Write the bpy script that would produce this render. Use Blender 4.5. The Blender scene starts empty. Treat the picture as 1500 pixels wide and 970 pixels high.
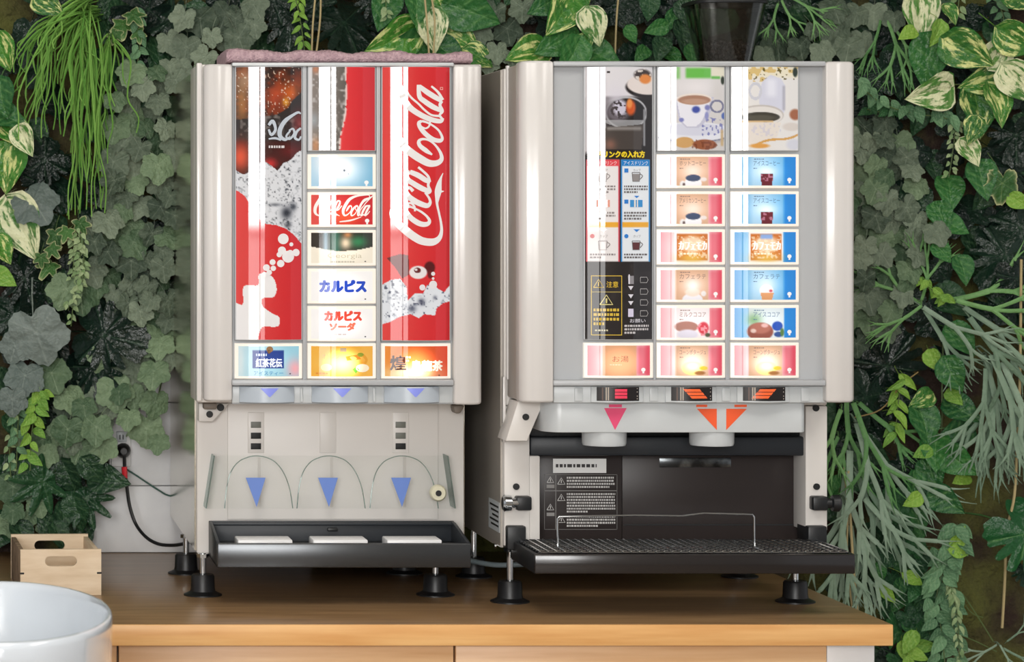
import bpy, bmesh, math, random
import numpy as np
from mathutils import Vector, Matrix, Euler

# ------------------------------------------------------------------ camera, world, lights
F = 3960.0            # focal length in pixels of the 1500 px wide frame
ZW = 4.96             # distance camera - planted wall
H = 0.5925            # camera height above the worktop
VX, VY = -40.0, 335.0 # vanishing point (the picture is an off-axis crop)
scene = bpy.context.scene
COL = scene.collection
cam_d = bpy.data.cameras.new('camera'); cam = bpy.data.objects.new('camera', cam_d); COL.objects.link(cam)
cam.location = (0, -ZW, H); cam.rotation_euler = (math.pi/2, 0, 0)
cam_d.sensor_width = 36.0; cam_d.lens = F/1500*36.0
cam_d.shift_x = (750-VX)/1500.0; cam_d.shift_y = -(485-VY)/1500.0
cam_d.clip_end = 60
cam_d.dof.use_dof = True; cam_d.dof.focus_distance = 4.3; cam_d.dof.aperture_fstop = 10.0
scene.camera = cam
vs = scene.view_settings
vs.view_transform = 'Standard'; vs.look = 'None'; vs.gamma = 1.0; vs.exposure = 0.0; vs.use_curve_mapping = False
world = bpy.data.worlds.new('world'); scene.world = world; world.use_nodes = True
bg = world.node_tree.nodes['Background']; bg.inputs[0].default_value = (0.95, 0.97, 1.0, 1); bg.inputs[1].default_value = 0.5

def area_light(name, loc, sx, sy, radiance, rot, color=(1, 1, 1)):
    d = bpy.data.lights.new(name, 'AREA'); d.shape = 'RECTANGLE'; d.size = sx; d.size_y = sy
    d.energy = radiance*math.pi*sx*sy; d.color = color
    o = bpy.data.objects.new(name, d); o.location = loc; o.rotation_euler = rot; COL.objects.link(o)
    return o
WIN_Y = -7.0
# daylight in the window behind the photographer: bright sky above, dimmer street below
area_light('window_sky_daylight', (-0.6, WIN_Y-0.06, 1.12), 2.4, 1.06, 23.0, (math.pi/2, 0, 0), (1.0, 0.99, 0.975))
area_light('window_street_daylight', (-0.6, WIN_Y-0.06, 0.10), 2.4, 0.94, 4.2, (math.pi/2, 0, 0), (1.0, 0.97, 0.94))
# ceiling lamps of the room
for lx in (0.2, 1.9):
    area_light('ceiling_lamp_light', (lx, -2.3, 1.76), 0.6, 1.2, 8.0, (0, 0, 0), (1.0, 0.96, 0.9))

# ------------------------------------------------------------------ helpers
def W(px, py, Z):
    return Vector(((px-VX)*Z/F, Z-ZW, H-(py-VY)*Z/F))
def X_(px, Z): return (px-VX)*Z/F
def Z_(py, Z): return H-(py-VY)*Z/F
def lin(c):
    c = np.asarray(c, dtype=float)
    return np.where(c <= 0.04045, c/12.92, ((c+0.055)/1.055)**2.4)
def srgb(r, g, b): return tuple(float(v) for v in lin((r/255, g/255, b/255)))

MATS = {}
def mat(name, col=(200, 200, 200), rough=0.5, metal=0.0, spec=0.5, noise=None, bump=None, emit=0.0, coat=0.0, stretch=None):
    if name in MATS: return MATS[name]
    m = bpy.data.materials.new(name); m.use_nodes = True; nt = m.node_tree; p = nt.nodes['Principled BSDF']
    c = srgb(*col)
    p.inputs['Base Color'].default_value = (*c, 1); p.inputs['Roughness'].default_value = rough
    p.inputs['Metallic'].default_value = metal; p.inputs['Specular IOR Level'].default_value = spec
    p.inputs['Coat Weight'].default_value = coat; p.inputs['Coat Roughness'].default_value = 0.05
    if emit:
        p.inputs['Emission Color'].default_value = (*c, 1); p.inputs['Emission Strength'].default_value = emit
    tc = nt.nodes.new('ShaderNodeTexCoord'); vec = tc.outputs['Object']
    if stretch:
        mp = nt.nodes.new('ShaderNodeMapping'); mp.inputs['Scale'].default_value = stretch
        nt.links.new(vec, mp.inputs['Vector']); vec = mp.outputs['Vector']
    if noise:      # (scale, detail, colour2, lo, hi)
        n = nt.nodes.new('ShaderNodeTexNoise'); n.inputs['Scale'].default_value = noise[0]; n.inputs['Detail'].default_value = noise[1]
        nt.links.new(vec, n.inputs['Vector'])
        r = nt.nodes.new('ShaderNodeValToRGB'); r.color_ramp.elements[0].position = noise[3]; r.color_ramp.elements[1].position = noise[4]
        r.color_ramp.elements[0].color = (*c, 1); r.color_ramp.elements[1].color = (*srgb(*noise[2]), 1)
        nt.links.new(n.outputs['Fac'], r.inputs['Fac']); nt.links.new(r.outputs['Color'], p.inputs['Base Color'])
    if bump:       # (scale, strength, distance)
        n = nt.nodes.new('ShaderNodeTexNoise'); n.inputs['Scale'].default_value = bump[0]; n.inputs['Detail'].default_value = 4
        nt.links.new(vec, n.inputs['Vector'])
        b = nt.nodes.new('ShaderNodeBump'); b.inputs['Strength'].default_value = bump[1]; b.inputs['Distance'].default_value = bump[2]
        nt.links.new(n.outputs['Fac'], b.inputs['Height']); nt.links.new(b.outputs['Normal'], p.inputs['Normal'])
    MATS[name] = m
    return m

def clear_mat(name, tint=(1, 1, 1), refl=0.12, edge=0.6):
    if name in MATS: return MATS[name]
    m = bpy.data.materials.new(name); m.use_nodes = True; nt = m.node_tree
    nt.nodes.remove(nt.nodes['Principled BSDF']); out = nt.nodes['Material Output']
    t = nt.nodes.new('ShaderNodeBsdfTransparent'); t.inputs[0].default_value = (*tint, 1)
    g = nt.nodes.new('ShaderNodeBsdfGlossy'); g.inputs['Roughness'].default_value = 0.04
    lw = nt.nodes.new('ShaderNodeLayerWeight'); lw.inputs[0].default_value = 0.25
    mr = nt.nodes.new('ShaderNodeMapRange'); mr.inputs['To Min'].default_value = refl*0.35; mr.inputs['To Max'].default_value = edge
    mx = nt.nodes.new('ShaderNodeMixShader')
    nt.links.new(lw.outputs['Fresnel'], mr.inputs['Value']); nt.links.new(mr.outputs[0], mx.inputs[0])
    nt.links.new(t.outputs[0], mx.inputs[1]); nt.links.new(g.outputs[0], mx.inputs[2]); nt.links.new(mx.outputs[0], out.inputs['Surface'])
    MATS[name] = m
    return m

def print_mat(name, base, hot, hx=0.5, hy=0.5, rx=0.35, ry=0.35, rough=0.04, spec=0.75, film=0.42):
    """printed film in front of a lamp: colour from the print, light strongest where the lamp sits behind it"""
    if name in MATS: return MATS[name]
    m = bpy.data.materials.new(name); m.use_nodes = True; nt = m.node_tree; p = nt.nodes['Principled BSDF']
    a = nt.nodes.new('ShaderNodeAttribute'); a.attribute_name = 'print_colour'
    dk = nt.nodes.new('ShaderNodeVectorMath'); dk.operation = 'MULTIPLY'; dk.inputs[1].default_value = (film, film, film)
    nt.links.new(a.outputs['Color'], dk.inputs[0]); nt.links.new(dk.outputs[0], p.inputs['Base Color']); nt.links.new(a.outputs['Color'], p.inputs['Emission Color'])
    p.inputs['Roughness'].default_value = rough; p.inputs['Specular IOR Level'].default_value = spec
    if hot:
        u = nt.nodes.new('ShaderNodeAttribute'); u.attribute_name = 'panel_place'
        s = nt.nodes.new('ShaderNodeVectorMath'); s.operation = 'SUBTRACT'; s.inputs[1].default_value = (hx, hy, 0)
        d = nt.nodes.new('ShaderNodeVectorMath'); d.operation = 'DIVIDE'; d.inputs[1].default_value = (rx, ry, 1)
        l = nt.nodes.new('ShaderNodeVectorMath'); l.operation = 'LENGTH'
        mr = nt.nodes.new('ShaderNodeMapRange'); mr.interpolation_type = 'SMOOTHERSTEP'
        mr.inputs['From Min'].default_value = 0; mr.inputs['From Max'].default_value = 1
        mr.inputs['To Min'].default_value = base+hot; mr.inputs['To Max'].default_value = base
        nt.links.new(u.outputs['Vector'], s.inputs[0]); nt.links.new(s.outputs[0], d.inputs[0]); nt.links.new(d.outputs[0], l.inputs[0])
        nt.links.new(l.outputs['Value'], mr.inputs['Value']); nt.links.new(mr.outputs[0], p.inputs['Emission Strength'])
    else:
        p.inputs['Emission Strength'].default_value = base
    MATS[name] = m
    return m

def tag(o, label=None, cat=None, group=None, kind=None):
    if label: o['label'] = label
    if cat: o['category'] = cat
    if group: o['group'] = group
    if kind: o['kind'] = kind
    return o
def thing(name, loc, label, cat, group=None):
    o = bpy.data.objects.new(name, None); o.location = loc; o.empty_display_size = 0.05; COL.objects.link(o)
    return tag(o, label, cat, group)
def root_loc(parent):
    v = Vector((0, 0, 0)); p = parent
    while p is not None:
        v += p.location; p = p.parent
    return v

class MB:
    """collects shapes in world coordinates"""
    def __init__(s): s.bm = bmesh.new()
    def _merge(s, b):
        me = bpy.data.meshes.new('t'); b.to_mesh(me); b.free(); s.bm.from_mesh(me); bpy.data.meshes.remove(me)
    def box(s, x0, x1, y0, y1, z0, z1, bev=0.0, seg=2, rot=None):
        b = bmesh.new(); bmesh.ops.create_cube(b, size=1.0)
        c = Vector(((x0+x1)/2, (y0+y1)/2, (z0+z1)/2))
        for v in b.verts: v.co = Vector((v.co.x*abs(x1-x0), v.co.y*abs(y1-y0), v.co.z*abs(z1-z0)))
        if bev > 0:
            bmesh.ops.bevel(b, geom=list(b.edges), offset=min(bev, 0.49*min(abs(x1-x0), abs(y1-y0), abs(z1-z0))), segments=seg, affect='EDGES', profile=0.5)
        for v in b.verts:
            v.co = (rot @ v.co if rot else v.co) + c
        s._merge(b); return s
    def pbox(s, px0, py0, px1, py1, Z, depth, bev=0.0, seg=2):
        """box whose front face covers the given picture rectangle at distance Z, reaching back by depth"""
        return s.box(X_(px0, Z), X_(px1, Z), Z-ZW, Z-ZW+depth, Z_(py1, Z), Z_(py0, Z), bev, seg)
    def prism(s, pts, vec, bev=0.0, seg=2):
        b = bmesh.new(); vs_ = [b.verts.new(p) for p in pts]; f = b.faces.new(vs_)
        r = bmesh.ops.extrude_face_region(b, geom=[f]); 
        for g in r['geom']:
            if isinstance(g, bmesh.types.BMVert): g.co += Vector(vec)
        bmesh.ops.recalc_face_normals(b, faces=b.faces)
        if bev > 0: bmesh.ops.bevel(b, geom=[e for e in b.edges if e.calc_face_angle(0) > 0.6], offset=bev, segments=seg, affect='EDGES', profile=0.5)
        s._merge(b); return s
    def pprism(s, pts, Z, depth, bev=0.0):
        return s.prism([W(x, y, Z) for x, y in pts], (0, depth, 0), bev)
    def tube(s, pts, r, n=6, r2=None, cap=True):
        pts = [Vector(p) for p in pts]; b = s.bm; rings = []
        for i, p in enumerate(pts):
            t = (pts[min(i+1, len(pts)-1)]-pts[max(i-1, 0)]); t = t.normalized() if t.length > 1e-9 else Vector((0, 0, 1))
            a = t.cross(Vector((0.13, 0.97, 0.21))); a = a.normalized() if a.length > 1e-5 else t.orthogonal().normalized()
            c = t.cross(a); k = i/max(1, len(pts)-1); rr = r if r2 is None else r*(1-k)+r2*k
            rings.append([b.verts.new(p+(a*math.cos(q)+c*math.sin(q))*rr) for q in [2*math.pi*j/n for j in range(n)]])
        for A, B in zip(rings, rings[1:]):
            for j in range(n):
                b.faces.new((A[j], A[(j+1) % n], B[(j+1) % n], B[j]))
        if cap:
            b.faces.new(rings[0][::-1]); b.faces.new(rings[-1])
        return s
    def lathe(s, prof, center, axis='Z', n=24):
        c = Vector(center); b = s.bm; rings = []
        for r, h in prof:
            ring = []
            for j in range(n):
                q = 2*math.pi*j/n; u, v = r*math.cos(q), r*math.sin(q)
                o = {'Z': (u, v, h), 'Y': (u, h, v), 'X': (h, u, v)}[axis]
                ring.append(b.verts.new(c+Vector(o)))
            rings.append(ring)
        for A, B in zip(rings, rings[1:]):
            for j in range(n): b.faces.new((A[j], A[(j+1) % n], B[(j+1) % n], B[j]))
        b.faces.new(rings[0][::-1]); b.faces.new(rings[-1])
        bmesh.ops.recalc_face_normals(b, faces=b.faces)
        return s
    def build(s, name, material, parent=None, smooth=True, angle=40, label=None):
        me = bpy.data.meshes.new(name); L = root_loc(parent)
        if L.length > 0: bmesh.ops.translate(s.bm, verts=s.bm.verts, vec=-L)
        s.bm.to_mesh(me); s.bm.free()
        return finish(me, name, material, parent, smooth, angle, label)
def finish(me, name, material, parent=None, smooth=True, angle=40, label=None):
    if smooth:
        me.shade_smooth(); me.set_sharp_from_angle(angle=math.radians(angle))
    for m in (material if isinstance(material, (list, tuple)) else [material]): me.materials.append(m)
    o = bpy.data.objects.new(name, me); COL.objects.link(o)
    if parent is not None: o.parent = parent
    if label: o['label'] = label
    return o
def spline(pts, per=6):
    P = [np.array(p, float) for p in pts]; out = []
    for i in range(len(P)-1):
        a, b, c, d = P[max(i-1, 0)], P[i], P[i+1], P[min(i+2, len(P)-1)]
        for k in range(per):
            t = k/per
            out.append(0.5*((2*b)+(-a+c)*t+(2*a-5*b+4*c-d)*t*t+(-a+3*b-3*c+d)*t**3))
    out.append(P[-1]); return out

# ------------------------------------------------------------------ printed panels
class Panel:
    """slightly convex (vertical axis) panel area in picture pixels at distance Z"""
    def __init__(s, x0, y0, x1, y1, Z, bulge=0.010):
        s.x0, s.y0, s.x1, s.y1, s.Z, s.b = x0, y0, x1, y1, Z, bulge
    def sub(s, x0, y0, x1, y1):
        p = Panel(s.x0, y0, s.x1, y1, s.Z, s.b); return p
    def place(s, px, py, layer):
        k = (px-(s.x0+s.x1)/2)/((s.x1-s.x0)/2)
        y = s.Z-ZW-s.b*(1-k*k)-layer
        return np.stack([(px-VX)*s.Z/F, y, H-(py-VY)*s.Z/F], -1)
    def slab(s, name, material, parent, x0, y0, x1, y1, thick=0.008, n=14):
        vs_, fs = [], []
        xs = np.linspace(x0, x1, n)
        bv = 1.2
        rows = [(y0, 0.0, thick), (y0, 0.0, 0.0015), (y0+bv, 0, 0), (y1-bv, 0, 0), (y1, 0, 0.0015), (y1, 0, thick)]
        for (yy, _, back) in rows:
            q = s.place(xs, np.full(n, yy), -back)
            if back == thick: q[:, 1] = s.Z-ZW+thick
            vs_ += q.tolist()
        for r in range(len(rows)-1):
            for i in range(n-1):
                a = r*n+i; fs.append((a, a+n, a+n+1, a+1))
        for i in range(n-1):
            a = (len(rows)-1)*n+i; fs.append((a, i, i+1, a+1))
        for e in (0, n-1): fs.append(tuple(r*n+e for r in range(len(rows)))[::(1 if e else -1)])
        me = bpy.data.meshes.new(name); L = root_loc(parent)
        me.from_pydata([(v[0]-L.x, v[1]-L.y, v[2]-L.z) for v in vs_], [], fs); me.update()
        return finish(me, name, material, parent, True, 30)

TEXTS = {}
def text_mesh(t):
    if t in TEXTS: return TEXTS[t]
    c = bpy.data.curves.new('t', 'FONT'); c.body = t; c.resolution_u = 3
    o = bpy.data.objects.new('t', c); COL.objects.link(o)
    dg = bpy.context.evaluated_depsgraph_get(); me = bpy.data.meshes.new_from_object(o.evaluated_get(dg))
    me.calc_loop_triangles()
    v = np.array([x.co[:2] for x in me.vertices]) if len(me.vertices) else np.zeros((3, 2))
    f = [tuple(t_.vertices) for t_ in me.loop_triangles]
    bpy.data.objects.remove(o); bpy.data.curves.remove(c); bpy.data.meshes.remove(me)
    mn, mx = v.min(0), v.max(0); v = (v-mn)/np.maximum(mx-mn, 1e-6)
    TEXTS[t] = (v, f); return TEXTS[t]

class Art:
    def __init__(s, panel, x0, y0, x1, y1):
        s.p = panel; s.r = (x0, y0, x1, y1); s.v = []; s.l = []; s.c = []; s.f = []; s.n = 0; s.layer = 0.0006
    def add(s, pts, cols, faces, layer=None):
        pts = np.asarray(pts, float); k = len(pts)
        s.v.append(pts); s.l.append(np.full(k, s.layer if layer is None else layer))
        cols = np.asarray(cols, float)
        if cols.ndim == 1: cols = np.tile(cols, (k, 1))
        s.c.append(cols); s.f += [tuple(i+s.n for i in f) for f in faces]; s.n += k
    def canvas(s, fn, step=1.0, rect=None):
        x0, y0, x1, y1 = rect or s.r
        nx, ny = max(8, int((x1-x0)/step)+1), max(2, int((y1-y0)/step)+1)
        X, Y = np.meshgrid(np.linspace(x0, x1, nx), np.linspace(y0, y1, ny))
        C = Canvas(X, Y); fn(C)
        idx = np.arange(nx*ny).reshape(ny, nx)
        q = np.stack([idx[:-1, :-1], idx[1:, :-1], idx[1:, 1:], idx[:-1, 1:]], -1).reshape(-1, 4)
        s.add(np.stack([X.ravel(), Y.ravel()], -1), np.clip(C.C, 0, 255).reshape(-1, 3), q.tolist(), 0.0003)
        s.layer = 0.0007
    def up(s): s.layer += 0.0003
    def stroke(s, pts, col, w=None, per=5, smooth=True):
        """pts: (x, y, width) or (x, y) with w"""
        P = [(p[0], p[1], p[2] if len(p) > 2 else w) for p in pts]
        S = spline(P, per) if smooth and len(P) > 2 else [np.array(p, float) for p in P]
        V_, f = [], []
        for i, p in enumerate(S):
            t = S[min(i+1, len(S)-1)][:2]-S[max(i-1, 0)][:2]; L = np.hypot(*t) or 1
            n_ = np.array([-t[1], t[0]])/L*max(p[2], 0.1)/2
            V_ += [p[:2]+n_, p[:2]-n_]
        for i in range(len(S)-1): f.append((2*i, 2*i+1, 2*i+3, 2*i+2))
        s.add(V_, col, f)
    def poly(s, pts, col):
        from mathutils.geometry import tessellate_polygon
        t = tessellate_polygon([[Vector((x, y, 0)) for x, y in pts]])
        s.add(pts, col, [tuple(q) for q in t])
    def rect(s, x0, y0, x1, y1, col):
        n = max(2, int((x1-x0)/8)+1); xs = np.linspace(x0, x1, n)
        s.add([(x, y0) for x in xs]+[(x, y1) for x in xs], col, [(i, n+i, n+i+1, i+1) for i in range(n-1)])
    def ell(s, cx, cy, rx, ry, col, n=16):
        s.add([(cx, cy)]+[(cx+rx*math.cos(2*math.pi*i/n), cy+ry*math.sin(2*math.pi*i/n)) for i in range(n)], col,
              [(0, i+1, (i+1) % n+1) for i in range(n)])
    def frame(s, x0, y0, x1, y1, w, col):
        s.rect(x0, y0, x1, y0+w, col); s.rect(x0, y1-w, x1, y1, col); s.rect(x0, y0, x0+w, y1, col); s.rect(x1-w, y0, x1, y1, col)
    def text(s, t, x0, y0, x1, y1, col):
        v, f = text_mesh(t); s.add([(x0+(x1-x0)*a, y1-(y1-y0)*b) for a, b in v], col, f)
    def tri(s, cx, y0, hw, h, col, n=14):
        xs = np.linspace(cx-hw, cx+hw, n); yb = y0+h*(1-np.abs(xs-cx)/hw)+0.01
        s.add([(x, y0) for x in xs]+[(x, y) for x, y in zip(xs, yb)], col, [(i, n+i, n+i+1, i+1) for i in range(n-1)])
    def bar(s, x0, x1, y0, y1, shear, col, n=8):
        xs = np.linspace(x0, x1, n)
        s.add([(x, y0) for x in xs]+[(x+shear, y1) for x in xs], col, [(i, n+i, n+i+1, i+1) for i in range(n-1)])
    def bold(s, t, x0, y0, x1, y1, col, k=1.0):
        for dx, dy in ((0, 0), (k, 0), (-k, 0), (0, k*.8), (0, -k*.8), (k*.7, k*.6), (-k*.7, -k*.6), (k*.7, -k*.6), (-k*.7, k*.6)):
            s.text(t, x0+dx, y0+dy, x1+dx, y1+dy, col); s.layer += 0.00002
    def lines(s, x0, y0, x1, y1, rows, col, seed=0, cell=2.4):
        """tiny unreadable print: rows of short dashes"""
        rnd = random.Random(seed); h = (y1-y0)/rows
        for r in range(rows):
            x = x0; end = x1 if r < rows-1 else x0+(x1-x0)*rnd.uniform(0.4, 0.9)
            while x < end-1:
                w = cell*rnd.uniform(0.5, 1.4); s.rect(x, y0+r*h+h*0.12, min(x+w, end), y0+r*h+h*0.72, col); x += w+cell*0.35
    def build(s, name, material, parent):
        v = np.concatenate(s.v); l = np.concatenate(s.l); c = lin(np.concatenate(s.c)/255.0)
        co = s.p.place(v[:, 0], v[:, 1], l); co = co-np.array(root_loc(parent))
        me = bpy.data.meshes.new(name); me.from_pydata(co.tolist(), [], s.f)
        a = me.attributes.new('print_colour', 'FLOAT_COLOR', 'POINT')
        a.data.foreach_set('color', np.concatenate([c, np.ones((len(c), 1))], 1).astype(np.float32).ravel())
        x0, y0, x1, y1 = s.r
        u = me.attributes.new('panel_place', 'FLOAT_VECTOR', 'POINT')
        u.data.foreach_set('vector', np.stack([(v[:, 0]-x0)/(x1-x0), (y1-v[:, 1])/(y1-y0), np.zeros(len(v))], -1).astype(np.float32).ravel())
        me.update()
        # all print faces look to the room
        bm = bmesh.new(); bm.from_mesh(me)
        fl = [f for f in bm.faces if f.normal.y > 0]
        if fl: bmesh.ops.reverse_faces(bm, faces=fl)
        bm.to_mesh(me); bm.free()
        return finish(me, name, material, parent, True, 60)

def vnoise(X, Y, sc, seed=0):
    """value noise 0..1"""
    rs = np.random.RandomState(seed); G = rs.rand(64, 64)
    x, y = X/sc+seed*3.7, Y/sc+seed*1.3
    xi, yi = np.floor(x).astype(int), np.floor(y).astype(int); fx, fy = x-xi, y-yi
    fx, fy = fx*fx*(3-2*fx), fy*fy*(3-2*fy)
    g = lambda a, b: G[b % 64, a % 64]
    return (g(xi, yi)*(1-fx)+g(xi+1, yi)*fx)*(1-fy)+(g(xi, yi+1)*(1-fx)+g(xi+1, yi+1)*fx)*fy
class Canvas:
    def __init__(s, X, Y): s.X, s.Y = X, Y; s.C = np.zeros(X.shape+(3,))+255.0
    def mix(s, m, col):
        m = np.clip(m, 0, 1)[..., None]; s.C = s.C*(1-m)+np.asarray(col, float)*m
    def fill(s, col): s.C[:] = col
    def rect(s, x0, y0, x1, y1, col, soft=0.01):
        m = np.clip((s.X-x0)/soft+.5, 0, 1)*np.clip((x1-s.X)/soft+.5, 0, 1)*np.clip((s.Y-y0)/soft+.5, 0, 1)*np.clip((y1-s.Y)/soft+.5, 0, 1)
        s.mix(m, col)
    def ell(s, cx, cy, rx, ry, col, soft=0.15, k=1.0):
        d = np.sqrt(((s.X-cx)/rx)**2+((s.Y-cy)/ry)**2); s.mix(np.clip((1-d)/soft+0.5, 0, 1)*k, col)
    def glow(s, cx, cy, rx, ry, col, k=1.0):
        d = ((s.X-cx)/rx)**2+((s.Y-cy)/ry)**2; s.mix(np.exp(-d)*k, col)
    def poly(s, pts, col):
        ins = np.zeros(s.X.shape, bool); n = len(pts)
        for i in range(n):
            x0, y0 = pts[i]; x1, y1 = pts[(i+1) % n]
            c = ((y0 > s.Y) != (y1 > s.Y)) & (s.X < (x1-x0)*(s.Y-y0)/((y1-y0) or 1e-9)+x0); ins ^= c
        s.mix(ins.astype(float), col)
    def vgrad(s, y0, y1, c0, c1):
        t = np.clip((s.Y-y0)/(y1-y0), 0, 1)[..., None]; s.C = np.asarray(c0, float)*(1-t)+np.asarray(c1, float)*t
    def hgrad(s, x0, x1, c0, c1):
        t = np.clip((s.X-x0)/(x1-x0), 0, 1)[..., None]; s.C = np.asarray(c0, float)*(1-t)+np.asarray(c1, float)*t

# flowing script logo, strokes (x, y, width) measured in the poster's pixels
def _t(o, pts): return [(o[0]+x/7.46, o[1]+y/7.46, w/7.46) for x, y, w in pts]
_A, _B = (560, 110), (560, 240)
SCRIPT = [
 _t(_B, [(180, 505, 26), (150, 475, 30), (105, 490, 34), (100, 560, 50), (160, 650, 74), (250, 732, 88), (340, 800, 88), (430, 845, 84), (540, 855, 78), (612, 815, 56), (640, 740, 36), (635, 650, 28), (612, 540, 24), (590, 440, 28), (592, 385, 46), (602, 300, 76), (614, 225, 56), (634, 155, 24), (657, 103, 8)]),
 _t(_B, [(590, 300, 40), (625, 305, 30), (668, 300, 5)]),
 _t(_B, [(300, 470, 26), (260, 470, 40), (248, 520, 50), (310, 600, 58), (400, 655, 58), (475, 660, 50), (505, 625, 36), (475, 575, 26), (420, 530, 24), (360, 497, 22), (300, 470, 24)]),
 _t(_B, [(345, 520, 22), (340, 470, 22), (300, 430, 24), (250, 445, 24)]),
 _t(_B, [(325, 300, 36), (285, 262, 34), (245, 285, 42), (265, 345, 58), (330, 400, 62), (410, 440, 60), (480, 458, 52), (512, 425, 34), (500, 375, 26), (455, 315, 22)]),
 _t(_B, [(290, 85, 42), (258, 115, 44), (265, 170, 52), (340, 225, 58), (430, 275, 58), (500, 300, 46)]),
 _t(_B, [(290, 90, 50), (380, 128, 58), (460, 178, 56), (505, 195, 44)]),
 _t(_B, [(380, 38, 26), (440, 88, 26), (490, 140, 28), (508, 200, 30)]),
 _t(_B, [(500, 190, 30), (490, 240, 30), (512, 300, 34), (480, 325, 24), (455, 315, 22)]),
 _t(_A, [(535, 872, 18), (470, 830, 48), (400, 775, 46), (388, 725, 36), (430, 702, 26), (500, 715, 24), (570, 768, 24), (628, 850, 34), (640, 920, 48), (590, 962, 62), (500, 965, 76), (400, 915, 84), (310, 855, 84), (220, 775, 80), (155, 650, 66), (118, 500, 48), (104, 350, 34), (97, 220, 26), (105, 140, 22), (160, 132, 18)]),
 _t(_A, [(420, 505, 28), (388, 525, 40), (402, 575, 48), (460, 645, 52), (545, 705, 50), (625, 718, 44), (648, 685, 32), (612, 612, 24), (550, 560, 22), (480, 522, 22), (420, 505, 26)]),
 _t(_A, [(512, 500, 20), (500, 560, 20), (460, 585, 18), (415, 565, 16)]),
 _t(_A, [(95, 10, 12), (150, 70, 34), (190, 160, 60), (235, 290, 74), (310, 375, 64), (420, 445, 60), (530, 490, 56), (630, 505, 46), (655, 470, 30)]),
 _t(_A, [(95, 10, 10), (190, 110, 20), (300, 245, 22), (380, 315, 22), (450, 385, 24), (530, 440, 22), (630, 450, 26)]),
 _t(_A, [(385, 110, 40), (385, 170, 44), (398, 245, 52), (450, 290, 56), (540, 348, 58), (640, 392, 44)]),
 _t(_A, [(390, 125, 46), (470, 185, 58), (560, 240, 58), (645, 285, 46)]),
 _t(_A, [(525, 125, 22), (600, 190, 28), (655, 275, 34)]),
 _t(_A, [(645, 285, 34), (622, 330, 34), (650, 395, 34), (620, 440, 26), (655, 490, 30)]),
]
def script_logo(art, x0, y0, x1, y1, col, wk=1.0):
    """the same lettering laid horizontally into a rectangle"""
    su, sv = (x1-x0)/246.0, (y1-y0)/84.0
    for st in SCRIPT:
        art.stroke([(x0+(360-y)*su, y0+(x-570)*sv, max(w*min(su, sv)*wk, 0.7)) for x, y, w in st], col, per=4)

# ------------------------------------------------------------------ materials
M_beige = mat('beige_paint', (212, 209, 206), 0.2, spec=0.55)
M_beige2 = mat('beige_paint_satin', (222, 218, 213), 0.4)
M_grey = mat('grey_plastic', (172, 175, 178), 0.35)
M_lgrey = mat('pale_grey_plastic', (198, 203, 205), 0.3)
M_blueg = mat('bluish_grey_plastic', (182, 192, 202), 0.25)
M_steel = mat('brushed_side_steel', (214, 208, 194), 0.12, metal=0.88, bump=(30, 0.02, 0.01), stretch=(1, 1, 8))
M_side = mat('satin_grey_side', (168, 162, 154), 0.32, metal=0.25)
M_chrome = mat('chrome', (205, 208, 210), 0.15, metal=1.0)
M_black = mat('black_plastic', (28, 30, 32), 0.4, spec=0.4)
M_rubber = mat('black_rubber', (20, 20, 22), 0.42)
M_dark = mat('dark_tray_plastic', (40, 44, 49), 0.42, spec=0.35)
M_traymetal = mat('dark_polished_tray', (78, 80, 82), 0.26, metal=0.75)
M_smoke = mat('smoked_dark_panel', (54, 48, 47), 0.3, spec=0.22)
M_white = mat('white_plastic', (236, 236, 236), 0.35)
M_cream = mat('lit_cream_button', (222, 214, 203), 0.12, emit=0.42, spec=0.7)
M_hole = mat('dark_hole', (14, 14, 15), 0.6)
M_clear = clear_mat('clear_acrylic', (0.99, 0.995, 0.993), 0.05, 0.35)
M_acrylic_edge = clear_mat('green_tinted_acrylic_edge', (0.62, 0.74, 0.72), 0.35, 0.7)
M_blue = mat('blue_vinyl', (96, 128, 200), 0.4)
M_blue2 = mat('violet_blue_vinyl', (140, 150, 235), 0.4)
M_pink = mat('pink_vinyl', (228, 74, 118), 0.4)
M_orange = mat('orange_vinyl', (240, 92, 44), 0.4)
M_red = mat('red_vinyl', (214, 40, 52), 0.4)
M_edge = mat('honey_wood_edge', (232, 184, 122), 0.35, noise=(9, 6, (216, 160, 98), 0.35, 0.7), stretch=(0.6, 8, 9))
M_top = mat('walnut_worktop', (158, 126, 90), 0.28, noise=(8, 7, (122, 94, 64), 0.3, 0.72), stretch=(0.7, 8, 8), bump=(60, 0.02, 0.002))
M_door = mat('pale_oak_door', (226, 186, 140), 0.4, noise=(8, 6, (212, 166, 118), 0.35, 0.7), stretch=(0.6, 4, 10))
M_crate = mat('birch_plywood', (226, 206, 178), 0.55, noise=(14, 6, (210, 186, 154), 0.35, 0.7), stretch=(1, 1, 6))
M_crate_end = mat('birch_end_grain', (150, 128, 104), 0.7, noise=(60, 4, (120, 100, 80), 0.4, 0.6))
M_cer = mat('white_ceramic', (204, 211, 218), 0.12, coat=0.5)
M_towel = mat('pink_terry', (202, 172, 178), 0.95, noise=(160, 3, (176, 146, 154), 0.35, 0.65), bump=(320, 1.0, 0.004))
M_wall = mat('moss_and_peat', (58, 44, 36), 0.95, noise=(9, 10, (98, 100, 48), 0.40, 0.66), bump=(55, 1.0, 0.02))
M_plaster = mat('white_wall_board', (226, 226, 226), 0.55, noise=(11, 4, (208, 208, 210), 0.4, 0.75))
M_paint = mat('room_wall_paint', (225, 222, 216), 0.7)
M_floor = mat('room_floor', (150, 132, 112), 0.5, noise=(5, 4, (134, 116, 96), 0.4, 0.6))
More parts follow.
